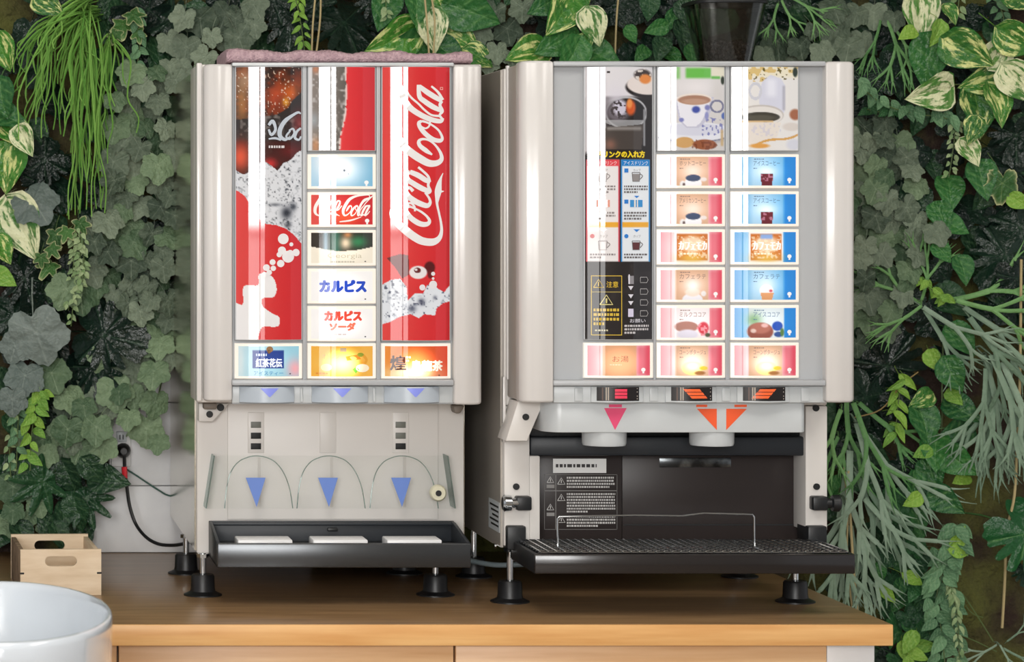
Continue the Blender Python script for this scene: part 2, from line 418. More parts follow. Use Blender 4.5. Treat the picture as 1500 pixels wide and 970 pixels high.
M_bean = mat('roasted_bean', (34, 22, 18), 0.3)
M_hopper = clear_mat('smoked_hopper', (0.74, 0.75, 0.73), 0.15, 0.4)
M_root = mat('dry_aerial_root', (186, 168, 122), 0.8)

# ------------------------------------------------------------------ the room
def struct(mb, name, material, parent=None, **k):
    o = mb.build(name, material, parent, **k)
    o['kind'] = 'structure'
    return o
def mossy_wall():
    nx, nz = 210, 150; x = np.linspace(-0.9, 2.7, nx); z = np.linspace(-0.85, 1.8, nz); X, Zz = np.meshgrid(x, z)
    Y = -0.022*vnoise(X*100, Zz*100, 6, 3)-0.014*vnoise(X*100, Zz*100, 2.4, 5)-0.01*vnoise(X*100, Zz*100, 1.1, 8)+0.046
    Y[(Zz < 0.06)] *= 1.0
    idx = np.arange(nx*nz).reshape(nz, nx)
    q = np.stack([idx[:-1, :-1], idx[:-1, 1:], idx[1:, 1:], idx[1:, :-1]], -1).reshape(-1, 4)
    me = bpy.data.meshes.new('wall_back'); me.from_pydata(np.stack([X.ravel(), Y.ravel(), Zz.ravel()], -1).tolist(), [], q.tolist()); me.update()
    o = finish(me, 'wall_back', M_wall, None, True, 80); o['kind'] = 'structure'
mossy_wall()
struct(MB().box(-3.2, 4.6, -7.2, 0.1, -0.9, -0.85), 'floor', M_floor)
struct(MB().box(-3.2, 4.6, -7.2, 0.1, 1.8, 1.85), 'ceiling', M_paint)
wf = MB()
wf.box(-3.2, -1.8, WIN_Y-0.1, WIN_Y, -0.85, 1.8); wf.box(0.6, 4.6, WIN_Y-0.1, WIN_Y, -0.85, 1.8)
wf.box(-1.8, 0.6, WIN_Y-0.1, WIN_Y, -0.85, -0.4); wf.box(-1.8, 0.6, WIN_Y-0.1, WIN_Y, 1.68, 1.8)
struct(wf, 'wall_front', M_paint)
win = struct(MB().box(-1.8, 0.6, WIN_Y-0.05, WIN_Y+0.02, 0.56, 0.60), 'window_1', M_black)
for nm, a in (('window_frame', (-1.8, -1.75, WIN_Y-0.05, WIN_Y+0.02, -0.4, 1.68)), ('window_frame', (0.55, 0.6, WIN_Y-0.05, WIN_Y+0.02, -0.4, 1.68)),
              ('mullion', (-0.20, -0.06, WIN_Y-0.05, WIN_Y+0.02, -0.4, 1.68)), ('window_frame', (-1.8, 0.6, WIN_Y-0.05, WIN_Y+0.02, 1.64, 1.68)),
              ('window_sill', (-1.8, 0.6, WIN_Y-0.05, WIN_Y+0.06, -0.42, -0.4))):
    MB().box(*a).build(nm, M_black, win)
for lx in (0.2, 1.9):
    t = thing('ceiling_lamp', (lx, -2.3, 1.8), 'flat white ceiling lamp over the ' + ('left' if lx < 1 else 'right') + ' drink machine side', 'lamp', 'ceiling lamps')
    f_ = MB(); f_.box(lx-.33, lx-.3, -2.93, -1.67, 1.75, 1.8); f_.box(lx+.3, lx+.33, -2.93, -1.67, 1.75, 1.8); f_.box(lx-.3, lx+.3, -2.93, -2.9, 1.75, 1.8); f_.box(lx-.3, lx+.3, -1.7, -1.67, 1.75, 1.8)
    f_.build('lamp_frame', M_white, t)
    MB().box(lx-.3, lx+.3, -2.9, -1.7, 1.775, 1.8).build('diffuser', M_white, t)

# white boards on the wall behind the left machine
wp = thing('wall_panel', W(200, 808, 4.945), 'plain white wall board behind the trailing ivy, with a power socket', 'panel')
MB().box(X_(112, 4.945), 0.62, -0.02, 0.03, 0.0005, Z_(712, 4.945), 0.002).build('board', M_plaster, wp)
MB().box(X_(160, 4.945), 0.62, -0.02, 0.03, Z_(711, 4.945), Z_(590, 4.945), 0.002).build('board', M_plaster, wp)
MB().box(X_(204, 4.945), 0.62, -0.02, 0.03, Z_(589, 4.945), Z_(462, 4.945), 0.002).build('board', M_plaster, wp)
so = thing('wall_socket', W(176, 650, 4.93), 'white power socket on the wall board with a black plug in it', 'socket')
MB().pbox(163, 618, 192, 684, 4.934, 0.01, 0.003).build('cover_plate', M_white, so)
for yy in (640, 660): MB().pbox(170, yy-8, 186, yy+8, 4.931, 0.006, 0.002).build('outlet', M_lgrey, so)
for xx in (175, 179.5): MB().pbox(xx, 637, xx+1.6, 644, 4.9305, 0.003).build('slot', M_hole, so)
cd = thing('power_cord', W(182, 662, 4.91), 'black power cord looping from the wall socket to the left machine', 'cord')
MB().lathe([(0.006, 0.03), (0.012, 0.026), (0.014, 0.012), (0.010, 0.0), (0.006, -0.006)], W(181, 661, 4.90), 'Y', 14).build('plug', M_rubber, cd)
cpts = [W(182, 668, 4.885), W(183, 690, 4.885), W(186, 715, 4.88), W(190, 742, 4.87), W(199, 768, 4.86), W(214, 787, 4.83), (lambda v: v)(W(232, 797, 4.80)), W(252, 799, 4.77), W(268, 797, 4.74), W(277, 794, 4.72), W(300, 792, 4.70)]
MB().tube(spline(cpts, 6), 0.0032, 8).build('cable', M_rubber, cd)
MB().tube([W(182, 684, 4.885), W(183, 701, 4.884)], 0.0052, 8).build('red_tape', M_red, cd, label='red tape wrapped round the cord')
gw = MB().tube(spline([W(186, 688, 4.925), W(200, 697, 4.925), W(215, 707, 4.92), W(232, 718, 4.92), W(247, 726, 4.92), W(275, 730, 4.93)], 5), 0.0017, 6).build('earth_wire', mat('green_wire', (58, 92, 82), 0.5))
tag(gw, 'thin green earth wire running along the white wall board', 'wire')

# ------------------------------------------------------------------ worktop and cabinets
ZC = 4.045
wt = thing('worktop', (0.5, ZC-ZW+0.45, -0.03), 'long wooden worktop carrying both drink machines', 'worktop')
MB().box(-0.9, X_(1308, ZC), ZC-ZW+0.004, -0.004, -0.0317, 0.0, 0.0012).build('top', M_top, wt)
MB().box(-0.9, X_(1308, ZC)+0.0005, ZC-ZW, ZC-ZW+0.02, -0.0320, -0.0004, 0.0012).build('front_edge', M_edge, wt, label='honey coloured front edge of the worktop')
cb = thing('base_cabinet', (0.5, ZC-ZW+0.45, -0.85), 'pale wooden base cabinet under the worktop with a white end panel', 'cabinet')
ZD = 4.068
MB().box(-0.88, X_(1212, ZD+0.03), ZD-ZW+0.021, -0.03, -0.85, -0.0325).build('body', M_crate_end, cb)
for a, b in ((-420, 171), (174, 664.5), (667.5, 1211)):
    MB().box(X_(a, ZD), X_(b, ZD), ZD-ZW, ZD-ZW+0.02, -0.82, -0.0345, 0.0015).build('door', M_door, cb)
MB().box(X_(1215, ZD), X_(1285, ZD), ZD-ZW+0.012, -0.03, -0.85, -0.0325, 0.001).build('end_panel', M_white, cb, label='white end panel')

# ------------------------------------------------------------------ shared machine parts
FOOT = {}
def foot(parent, x, y, top):
    if 'rod' not in FOOT:
        a = MB().lathe([(0.0052, 0), (0.0052, 1.0)], (0, 0, 0), 'Z', 12); me = bpy.data.meshes.new('rod'); a.bm.to_mesh(me); me.shade_smooth(); me.set_sharp_from_angle(angle=0.7); me.materials.append(M_chrome); FOOT['rod'] = me
        b = MB().lathe([(0.031, 0.0), (0.031, 0.002), (0.025, 0.0045), (0.0205, 0.007), (0.0195, 0.012), (0.0188, 0.031), (0.0168, 0.034), (0.006, 0.034)], (0, 0, 0), 'Z', 28)
        me = bpy.data.meshes.new('rubber_cup'); b.bm.to_mesh(me); me.shade_smooth(); me.set_sharp_from_angle(angle=0.7); me.materials.append(M_rubber); FOOT['cup'] = me
        c = MB().lathe([(0.0095, 0.0), (0.0095, 0.006)], (0, 0, 0), 'Z', 6); me = bpy.data.meshes.new('lock_nut'); c.bm.to_mesh(me); me.materials.append(M_chrome); FOOT['nut'] = me
    L = root_loc(parent); p = Vector((x, y, 0))-L
    o = bpy.data.objects.new('foot', FOOT['cup']); COL.objects.link(o); o.parent = parent; o.location = p
    r = bpy.data.objects.new('rod', FOOT['rod']); COL.objects.link(r); r.parent = o; r.location = (0, 0, 0.03); r.scale = (1, 1, top-0.03)
    n_ = bpy.data.objects.new('lock_nut', FOOT['nut']); COL.objects.link(n_); n_.parent = o; n_.location = (0, 0, top-0.007)
def column(parent, px0, py0, px1, py1, Z, depth, rl, rr, name='side_column'):
    """tall rounded trim column: profile in plan, extruded upwards"""
    x0, x1, y0 = X_(px0, Z), X_(px1, Z), Z-ZW; pts = []
    for k in range(7):
        a = math.pi/2*k/6; pts.append((x0+rl*(1-math.sin(a)) if False else x0+rl-rl*math.cos(a), y0+rl-rl*math.sin(a)))
    n_ = 8
    for k in range(1, n_):     # gentle crown between the corners
        t = k/n_; pts.append((x0+rl+(x1-rr-x0-rl)*t, y0-0.0035*math.sin(math.pi*t)))
    for k in range(7):
        a = math.pi/2*k/6; pts.append((x1-rr+rr*math.sin(a), y0+rr-rr*math.cos(a)))
    pts += [(x1, y0+depth), (x0, y0+depth)]
    z0, z1 = Z_(py1, Z), Z_(py0, Z)
    mb = MB(); b = mb.bm; r_ = 0.004; rings = []
    cx, cy = (x0+x1)/2, y0+depth/2
    for zz, k in ((z0, 1-2*r_/(x1-x0)), (z0+r_*0.4, 1-0.6*r_/(x1-x0)), (z0+r_, 1), (z1-r_, 1), (z1-r_*0.4, 1-0.6*r_/(x1-x0)), (z1, 1-2*r_/(x1-x0))):
        rings.append([b.verts.new((cx+(p[0]-cx)*k, cy+(p[1]-cy)*k, zz)) for p in pts])
    m_ = len(pts)
    for A, B in zip(rings, rings[1:]):
        for j in range(m_): b.faces.new((A[j], A[(j+1) % m_], B[(j+1) % m_], B[j]))
    b.faces.new(rings[0][::-1]); b.faces.new(rings[-1]); bmesh.ops.recalc_face_normals(b, faces=b.faces)
    return mb.build(name, M_beige, parent, angle=35)
def curved_cover(parent, name, px0, py0, px1, py1, Z, bulge, material, depth=0.02):
    P = Panel(px0, py0, px1, py1, Z, bulge); return P, P.slab(name, material, parent, px0, py0, px1, py1, depth)
def poster(parent, col, x0, y0, x1, y1, paint, decorate=None, lamp='poster_print', step=1.0):
    P = Panel(col[0], 0, col[1], 1, col[2])
    s = P.slab('poster_panel', M_grey, parent, x0, y0, x1, y1)
    a = Art(P, x0+1.6, y0+1.6, x1-1.6, y1-1.6); a.canvas(paint, step)
    if decorate: decorate(a)
    a.build('poster_print', MATS[lamp], s); return s
def button(parent, col, y0, y1, paint, decorate=None, lamp='button_print', ins=(5, 4), step=1.2):
    P = Panel(col[0], 0, col[1], 1, col[2]); x0, x1 = col[0]+1, col[1]-1
    s = P.slab('drink_button', M_cream, parent, x0, y0, x1, y1, 0.010)
    a = Art(P, x0+ins[0], y0+ins[1], x1-ins[0], y1-ins[1]); a.canvas(paint, step)
    if decorate: decorate(a)
    a.build('button_print', MATS[lamp], s); return s
print_mat('poster_print', 0.42, 0)
print_mat('button_print', 0.52, 0.3, 0.5, 0.5, 0.55, 0.8)
print_mat('button_print_hot', 0.5, 3.4, 0.5, 0.38, 0.42, 0.75)
print_mat('button_print_warm', 0.5, 0.9, 0.5, 0.42, 0.5, 0.8)
print_mat('label_print', 0.0, 0, rough=0.35, spec=0.4, film=1.0)

# ------------------------------------------------------------------ left machine: cold drinks
ZH, ZB = 4.25, 4.38
Lm = thing('drink_dispenser', (X_(484, ZB), ZB-ZW+0.25, 0.0), 'beige cold drink dispenser with red posters and a pink towel on top', 'drink machine')
XL, XR = X_(288, ZB), X_(680, ZB); ztop = Z_(93, ZH)
MB().box(XL, XR, ZB-ZW, -0.035, 0.066, ztop-0.002, 0.003).build('cabinet', M_beige2, Lm)
MB().box(XL-0.0025, XL+0.001, ZB-ZW+0.012, -0.032, 0.07, ztop-0.004).build('side_panel', M_steel, Lm, label='polished steel side panel')
MB().box(XR-0.001, XR+0.0025, ZB-ZW+0.012, -0.032, 0.07, ztop-0.004).build('side_panel', M_steel, Lm)
MB().box(X_(288.5, 4.272), X_(705.5, 4.272), 4.272-ZW, ZB-ZW+0.02, Z_(590, 4.272), ztop, 0.003).build('head_frame', M_beige2, Lm)
MB().pbox(288, 92, 296, 588, 4.262, 0.02, 0.002).build('edge_strip', M_beige, Lm)
column(Lm, 299, 94, 340.5, 588, ZH, 0.03, 0.012, 0.004)
column(Lm, 664.5, 95, 706.5, 593, ZH, 0.03, 0.004, 0.010)
MB().pbox(340, 93, 665, 592, 4.266, 0.012).build('face_plate', M_grey, Lm)
MB().pbox(340, 91.5, 665, 97, 4.246, 0.022, 0.002).build('top_rail', M_lgrey, Lm)
for a, b in ((443.5, 449.5), (551.5, 557.5)): MB().pbox(a, 97, b, 557, 4.252, 0.012, 0.001).build('divider', M_grey, Lm)
MB().pbox(340, 556.5, 665, 565, 4.240, 0.026, 0.002).build('bottom_rail', M_grey, Lm)
MB().pbox(340, 566, 665, 590.5, 4.262, 0.02, 0.001).build('nozzle_band', M_lgrey, Lm)
for a, b, c in ((351, 431, 393), (457, 539, 499), (563, 643, 606)):
    P, s_ = curved_cover(Lm, 'nozzle_cover', a, 566, b, 590, 4.256, 0.02, M_blueg)
    A = Art(P, a, 566, b, 590); A.tri(c, 568, 13.5, 13.5, (138, 150, 236)); A.build('arrow_mark', MATS['label_print'], s_)
for a in (445, 551.5): MB().pbox(a-5, 568, a-1, 589, 4.2585, 0.004, 0.001).build('spacer', M_lgrey, Lm)

C1, C2, C3 = (343, 443.5, 4.254), (449.5, 551.5, 4.254), (557.5, 661, 4.254)
FOAM0 = [(335+x/4.409, 380+y/4.409) for x, y in [(30, 520), (30, 295), (90, 290), (95, 175), (185, 165), (190, 100), (240, 90), (290, 130), (305, 200), (280, 245), (215, 250), (215, 300), (280, 350), (320, 370), (322, 420), (290, 435), (212, 437), (183, 520)]]
FOAM = [tuple(q) for q in spline(FOAM0, 5)]
def paint_cola(c):
    X, Y = c.X, c.Y
    n1, n2, n3 = vnoise(X, Y, 14, 1), vnoise(X, Y, 5, 2), vnoise(X, Y, 2.0, 3)
    c.fill((44, 26, 22))
    c.mix(np.clip((n1*0.7+n2*0.5-0.45)*2.4, 0, 1)*(Y < 172), (122, 52, 26)); c.glow(424, 136, 16, 14, (232, 112, 40), 0.8); c.glow(404, 142, 12, 20, (216, 84, 50), 0.7); c.glow(354, 150, 10, 40, (214, 150, 90), 0.7)
    c.glow(360, 118, 16, 16, (190, 150, 120), 0.8); c.glow(418, 150, 5, 6, (250, 180, 60), 0.9)
    c.mix(((n3 > 0.86) & (Y < 168)).astype(float)*0.85, (246, 224, 200))
    c.poly([(443, 134), (428, 147), (420, 160), (405, 168), (380, 172), (343, 176), (343, 215), (443, 215)], (50, 44, 43))
    c.mix(np.clip((n2-0.6)*3, 0, 1)*((Y > 168) & (Y < 210)), (118, 110, 106)); c.glow(438, 180, 10, 18, (150, 40, 40), 0.7)
    c.rect(343, 206, 443, 244, (66, 26, 24), 6); c.glow(352, 230, 14, 22, (236, 92, 60), 1); c.glow(395, 240, 10, 8, (222, 50, 50), 0.9); c.glow(425, 222, 18, 10, (120, 30, 30), 0.7)
    ice = (Y > 243+9*np.sin((X-343)/9.0)-16*np.clip((X-405)/10, 0, 1)+5*n1).astype(float)
    c.mix(ice, (232, 233, 236)); c.mix(ice*np.clip((n2*0.6+n3*0.6-0.62)*3.2, 0, 1), (176, 178, 182)); c.mix(ice*((n3 > 0.80) & (n2 > 0.45)), (92, 94, 102))
    c.glow(419, 312, 8, 9, (40, 44, 54), 0.95); c.glow(429, 303, 5, 5, (54, 58, 68), 0.9); c.glow(421, 330, 5, 4, (60, 62, 70), 0.8); c.glow(402, 300, 9, 2.4, (100, 104, 112), 0.8)
    xs = [340, 350, 358, 366, 376, 388, 404, 418, 430, 446]; ys = [276, 281, 287, 300, 318, 328, 330, 335, 344, 362]
    red = (Y > np.interp(X, xs, ys)).astype(float); g = np.clip((X-343)/100, 0, 1)[..., None]
    c.C = c.C*(1-red[..., None])+red[..., None]*(np.array((236, 74, 70))*(1-g)+np.array((214, 34, 42))*g)
    c.poly(FOAM, (250, 246, 244))
def deco_cola(a):
    for x, y, r in ((414, 350, 8), (426, 358, 3), (412, 367, 6), (408, 373, 4), (433, 370, 5.5), (421, 376, 9), (410, 386, 5.5), (398, 384, 4.4), (389, 392, 5), (399, 393, 4), (393, 399, 4), (386, 402, 4), (424, 371, 5)):
        a.ell(x, y, r, r*0.98, (252, 246, 244)); a.up()
    # bottle lettering cut off by the edge of the poster
    for st in ([(424, 200, 1), (417, 205, 4), (409, 200, 6), (409, 190, 6.5), (416, 178, 6), (428, 169, 4), (436, 165, 3.4), (440, 167, 2)],
               [(424, 192, 2.6), (418, 200, 3), (423, 204, 3), (430, 196, 3.4), (428, 189, 3), (422, 192, 2.4)],
               [(440, 188, 3), (434, 193, 3.6), (431, 202, 4), (437, 205, 3), (440, 200, 2.4)],
               [(392, 184, 4), (398, 178, 5), (402, 190, 4), (396, 198, 4), (392, 190, 3)], [(392, 204, 2), (402, 203, 3.4), (410, 206, 2)]):
        a.stroke(st, (206, 214, 222)); a.up()
    a.lines(392, 213, 440, 219, 1, (232, 224, 222), 4, 3.5)
poster(Lm, C1, 344, 97, 443, 499, paint_cola, deco_cola)
def paint_bottle(c):
    X, Y = c.X, c.Y; n = vnoise(X, Y, 4, 6)
    c.hgrad(450, 506, (150, 138, 130), (104, 98, 92)); c.mix(np.clip((n-0.6)*3, 0, 1), (196, 190, 186))
    c.glow(462, 102, 5, 6, (220, 140, 100), 0.8); c.glow(459, 176, 8, 12, (176, 186, 192), 0.7); c.glow(462, 214, 6, 12, (220, 150, 100), 0.8); c.rect(450, 97, 457, 222, (236, 232, 232), 2)
    b = np.interp(Y, [97, 140, 165, 185, 200, 222], [505, 506, 505, 501, 497, 496])
    g = np.clip((X-500)/52, 0, 1)[..., None]; red = (np.array((240, 62, 66))*(1-g)+np.array((212, 36, 46))*g)
    edge = np.exp(-((X-b)/1.6)**2)*(n > 0.35); m = (X > b).astype(float)[..., None]
    c.C = c.C*(1-m)+red*m; c.mix(edge, (250, 228, 220))
poster(Lm, C2, 450.5, 97, 550.5, 222, paint_bottle)
def paint_red(c):
    X, Y = c.X, c.Y; n2, n3 = vnoise(X, Y, 5, 12), vnoise(X, Y, 2.2, 13)
    c.hgrad(558, 660, (236, 70, 66), (218, 32, 42)); c.rect(654, 97, 662, 500, (196, 26, 36), 4)
    c.poly([(566, 378), (585, 372), (597, 374), (598, 402), (588, 408), (578, 392)], (120, 50, 50)); c.ell(628, 392, 8, 9, (92, 16, 20), .3); c.ell(629, 402, 4, 6, (110, 20, 24), .4)
    pts = [(555, 420), (572, 410), (585, 408), (594, 420), (596, 440), (606, 430), (618, 430), (624, 418), (632, 414), (642, 424), (650, 428), (664, 412), (664, 440), (648, 444), (638, 452), (636, 462), (620, 460), (612, 466), (600, 460), (584, 464), (570, 472), (555, 476)]
    before = c.C.copy(); c.poly(pts, (236, 239, 244)); ice = (np.abs(c.C-before).sum(-1) > 1).astype(float)
    c.mix(ice*np.clip((n2*.6+n3*.6-.66)*3, 0, 1), (172, 178, 190)); c.mix(ice*((n3 > .8) & (n2 > .4)), (96, 100, 120)); c.glow(602, 452, 6, 5, (70, 74, 96), .8); c.glow(616, 442, 5, 5, (60, 62, 84), .8); c.glow(636, 436, 3, 3, (90, 94, 112), .7)
    c.ell(611, 399, 13, 9.5, (246, 238, 236)); c.ell(610, 396, 5, 4, (110, 40, 42)); c.ell(608, 395, 2, 1.6, (246, 236, 236))
def deco_red(a):
    for st in SCRIPT: a.stroke(st, (250, 245, 242), per=6); a.layer += 0.00002
    a.up(); a.frame(643.5, 128, 648, 132, 0.9, (250, 180, 170))
    for x, y, r in ((617, 421, 4.4), (633, 401, 3), (633, 408, 2), (633, 417, 6)): a.ell(x, y, r, r, (244, 238, 238))
poster(Lm, C3, 558.5, 97, 660, 500, paint_red, deco_red)

ROWS = [(226, 277), (281.5, 333), (337, 389.5), (393.5, 445), (448.5, 500), (503, 555)]
def icon(a, x, y, col=(255, 252, 250)):
    a.ell(x, y-1.5, 3.4, 3, col, 10); a.rect(x-1.4, y+1.4, x+1.4, y+3.6, col)
def b_water(c): c.hgrad(452, 552, (176, 214, 236), (120, 186, 220)); c.glow(498, 246, 30, 26, (255, 255, 255), 1.0); c.glow(480, 234, 22, 20, (255, 255, 255), 0.8)
button(Lm, C2, *ROWS[0], b_water, lambda a: (a.ell(503, 250, 1.6, 1.8, (120, 130, 140), 8), a.ell(509, 255, 1, 1, (190, 200, 205), 8), icon(a, 536, 269)))
def b_red(c): c.hgrad(454, 548, (232, 84, 76), (206, 30, 38)); c.glow(505, 318, 22, 14, (240, 92, 50), 0.8)
def d_red(a):
    script_logo(a, 459, 284.5, 545.5, 319, (255, 248, 240), 1.15); a.up(); a.stroke([(496, 325, 1.5), (512, 323, 2.5), (528, 318, 1)], (255, 232, 226)); icon(a, 537, 325)
button(Lm, C2, *ROWS[1], b_red, d_red)
def b_georgia(c):
    c.fill((248, 238, 218)); c.poly([(454, 341), (549, 341), (549, 361), (525, 366), (500, 368), (475, 365), (454, 361)], (52, 46, 40))
    m = (c.Y < 368-0.0035*(c.X-501)**2)
    c.mix(m*np.exp(-((c.X-490)/9)**2), (60, 110, 92)); c.mix(m*np.exp(-((c.X-476)/4)**2), (150, 176, 190)); c.mix(m*np.exp(-(((c.X-524)/13)**2+((c.Y-354)/9)**2)), (56, 130, 84))
    c.mix(m*np.exp(-(((c.X-505)/8)**2+((c.Y-356)/9)**2)), (238, 214, 180)); c.mix(m*np.exp(-(((c.X-508)/6)**2+((c.Y-344)/4)**2)), (206, 140, 90))
button(Lm, C2, *ROWS[2], b_georgia, lambda a: (a.text('Georgia', 479, 371, 529, 380, (206, 196, 170)), a.lines(483, 382, 525, 385.5, 1, (196, 188, 170), 2, 3), a.lines(533, 382, 539, 384.5, 1, (90, 84, 76), 3)))
button(Lm, C2, *ROWS[3], lambda c: c.fill((253, 250, 247)), lambda a: (a.bold('カルピス', 468, 411, 535, 427, (34, 74, 190), 1.5), a.lines(533, 437, 540, 439.5, 1, (70, 66, 66), 3)))
def d_soda(a):
    a.bold('カルピス', 475, 456, 528, 469, (232, 76, 58), 1.3); a.bold('ソーダ', 482, 473, 519, 483.5, (238, 118, 92), 1.0)
    a.lines(488, 488, 514, 491.5, 1, (220, 206, 204), 5, 4); a.lines(533, 492, 539, 494.5, 1, (70, 66, 66), 3)
button(Lm, C2, *ROWS[4], lambda c: c.fill((253, 250, 247)), d_soda)
def b_tea(c):
    c.hgrad(346, 440, (196, 226, 234), (150, 208, 226)); c.glow(432, 540, 12, 14, (246, 176, 182), 1); c.glow(352, 530, 5, 30, (226, 236, 236), .8); c.rect(369, 513, 415, 539.5, (40, 66, 140), 1)
def d_tea(a):
    a.bold('紅茶花伝', 374, 525, 412, 537.5, (236, 240, 250), .5); a.lines(374, 517, 402, 523, 1, (200, 212, 236), 7, 3); a.ell(394, 511.5, 5, 4.5, (150, 112, 74)); a.ell(393, 515, 2.4, 3, (112, 78, 52))
    a.text('アイスティー', 371, 543.5, 414, 549.5, (28, 128, 186)); a.lines(423, 546, 429, 549, 1, (96, 90, 100), 3)
button(Lm, C1, *ROWS[5], b_tea, d_tea, 'button_print')
def b_orange(c): c.fill((246, 178, 64)); c.glow(500, 532, 30, 16, (255, 226, 140), .9); c.glow(530, 533, 5, 8, (232, 150, 40), .8)
def d_orange(a):
    a.rect(497, 509.5, 506, 515, (176, 152, 120)); a.poly([(505, 522), (524, 519), (528, 526), (507, 528)], (236, 128, 40)); a.ell(527, 519.5, 5, 3, (148, 158, 50)); a.stroke([(531, 520, 4), (536, 527, 4), (533, 533, 3)], (234, 160, 40))
    a.text('オレンジ', 471, 518, 496, 525, (244, 160, 90)); a.ell(477, 538, 8, 5.5, (255, 226, 150)); a.ell(530, 539, 10, 6, (255, 238, 206)); a.poly([(520, 537), (525, 541), (520, 547), (515, 541)], (110, 178, 60)); a.lines(462, 545, 486, 549, 1, (236, 150, 60), 5, 3)
button(Lm, C2, *ROWS[5], b_orange, d_orange, 'button_print_hot')
def b_oolong(c): c.hgrad(560, 660, (240, 150, 60), (226, 70, 40)); c.glow(600, 548, 40, 12, (255, 236, 180), 1)
def d_oolong(a):
    a.bold('煌', 571, 521, 593, 542, (70, 34, 22), .7); a.bold('烏龍茶', 601, 528, 647, 543, (255, 246, 226), .7); a.lines(593, 521, 600, 531, 2, (250, 226, 180), 6, 3); a.lines(641, 548.5, 647, 551, 1, (96, 70, 50), 3)
button(Lm, C3, *ROWS[5], b_oolong, d_oolong, 'button_print_hot')

# hinges under the head, dispensing bay
hg = MB(); hg.pprism([(291, 591), (336, 591), (312, 618), (291, 618)], 4.355, 0.025, 0.002); hg.build('hinge_plate', M_beige2, Lm)
for x, y, r in ((307, 607, .0055), (323, 597, .006)): MB().lathe([(r, -0.002), (r, 0.004)], W(x, y, 4.354), 'Y', 14).build('screw_hole', M_hole, Lm)
MB().pbox(298, 590, 318, 600, 4.33, 0.02, 0.003).build('hinge_pin', mat('worn_brass_grey', (120, 110, 100), 0.5), Lm)
MB().pprism([(664, 594), (681, 594), (675, 606), (666, 606)], 4.33, 0.03, 0.003).build('hinge_pin', MATS['worn_brass_grey'], Lm)
MB().pbox(333.5, 590, 642, 761, 4.376, 0.006, 0.001).build('splash_panel', M_beige2, Lm)
for xx in (375, 480.5, 587):
    MB().pbox(xx-12, 604, xx+12, 664, 4.3745, 0.004, 0.0012).build('slot_plate', M_beige2, Lm)
    if xx != 480.5:
        for yy in (622.5, 638.5, 654):
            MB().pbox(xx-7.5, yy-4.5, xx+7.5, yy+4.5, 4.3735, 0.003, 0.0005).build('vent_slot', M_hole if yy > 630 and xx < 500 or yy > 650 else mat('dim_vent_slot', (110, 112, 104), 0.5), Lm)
guard = MB().pprism([(313, 668), (655, 668), (666, 745), (301, 745)], 4.335, 0.004).build('splash_guard', M_clear, Lm, label='clear acrylic splash guard with wavy edge')
for xa, ya, xb, yb in ((313, 668, 301, 745), (655, 668, 666, 745)):
    p0, p1 = W(xa, ya, 4.335), W(xb, yb, 4.335); mb = MB()
    mb.prism([p0, p1, p1+Vector((0.002, 0, 0)), p0+Vector((0.002, 0, 0))], (0, 0.042, 0)); mb.build('guard_side', M_acrylic_edge, guard)
for xx in (375, 481, 588):
    arch = [(-46, 745), (-43, 715), (-37, 692), (-26, 677), (-12, 670), (0, 668), (14, 670), (28, 677), (40, 692), (49, 715), (54, 745)]
    MB().tube(spline([W(xx+a, b, 4.3335) for a, b in arch], 4), 0.0008, 6).build('guard_arch', M_acrylic_edge, guard)
    MB().pprism([(xx-15, 700), (xx+14, 700), (xx+1, 743)], 4.3342, 0.0008).build('arrow_mark', M_blue, guard, smooth=False, label='blue arrow pointing down')
    MB().pbox(xx+2.5, 670, xx+7, 743, 4.3346, 0.0006).build('guard_rib', clear_mat('pale_rib', (0.99, 0.99, 0.99), 0.3, 0.5), guard)
kb = MB().lathe([(0.0135, 0.0), (0.0135, -0.006), (0.011, -0.009), (0.008, -0.009)], W(641, 722, 4.333), 'Y', 18).build('guard_knob', mat('yellowed_clear_plastic', (214, 210, 184), 0.3), guard)
MB().lathe([(0.0048, -0.0088), (0.0048, -0.0105)], W(641, 722, 4.333), 'Y', 14).build('screw', M_hole, kb)
# drip tray
ZT = 4.22
tx0, tx1 = X_(318, ZT), X_(690, ZT); ty0, ty1 = ZT-ZW, 4.372-ZW
tz0, tz1 = Z_(832, ZT), Z_(796, ZT)
tr = MB().box(tx0, tx1, ty0, ty1, tz0, tz0+0.006, 0.002).build('drip_tray', M_dark, Lm)
MB().box(tx0, tx1, ty0-0.001, ty0+0.006, tz0, tz1, 0.0025).build('tray_front', M_traymetal, tr)
for xa in (tx0, tx1-0.005):
    MB().prism([(xa, ty0+0.004, tz0), (xa, ty1, tz0), (xa, ty1, 0.119), (xa, ty1-0.02, 0.119), (xa, ty0+0.004, tz1)], (0.005, 0, 0), 0.0008).build('tray_side', M_dark, tr)
MB().box(tx0, tx1, ty1-0.004, ty1, tz0, 0.120, 0.001).build('tray_back', M_dark, tr)
MB().box(tx0+0.004, tx1-0.004, ty1-0.012, ty1-0.004, 0.1135, 0.118, 0.001).build('tray_ledge', M_dark, tr)
MB().box(tx0+0.006, tx1-0.006, ty0+0.008, ty1-0.006, 0.084, 0.088, 0.001).build('tray_insert', M_black, tr)
MB().box((tx0+tx1)/2-0.008, (tx0+tx1)/2+0.008, ty1-0.02, ty1-0.012, 0.105, 0.110, 0.001).build('tray_clip', M_black, tr)
for a, b in ((347, 427), (457, 537), (565, 645)):
    MB().box(X_(a, 4.26), X_(b, 4.26), 4.245-ZW, 4.30-ZW, 0.088, 0.1035, 0.002).build('cup_rest', M_white, tr)
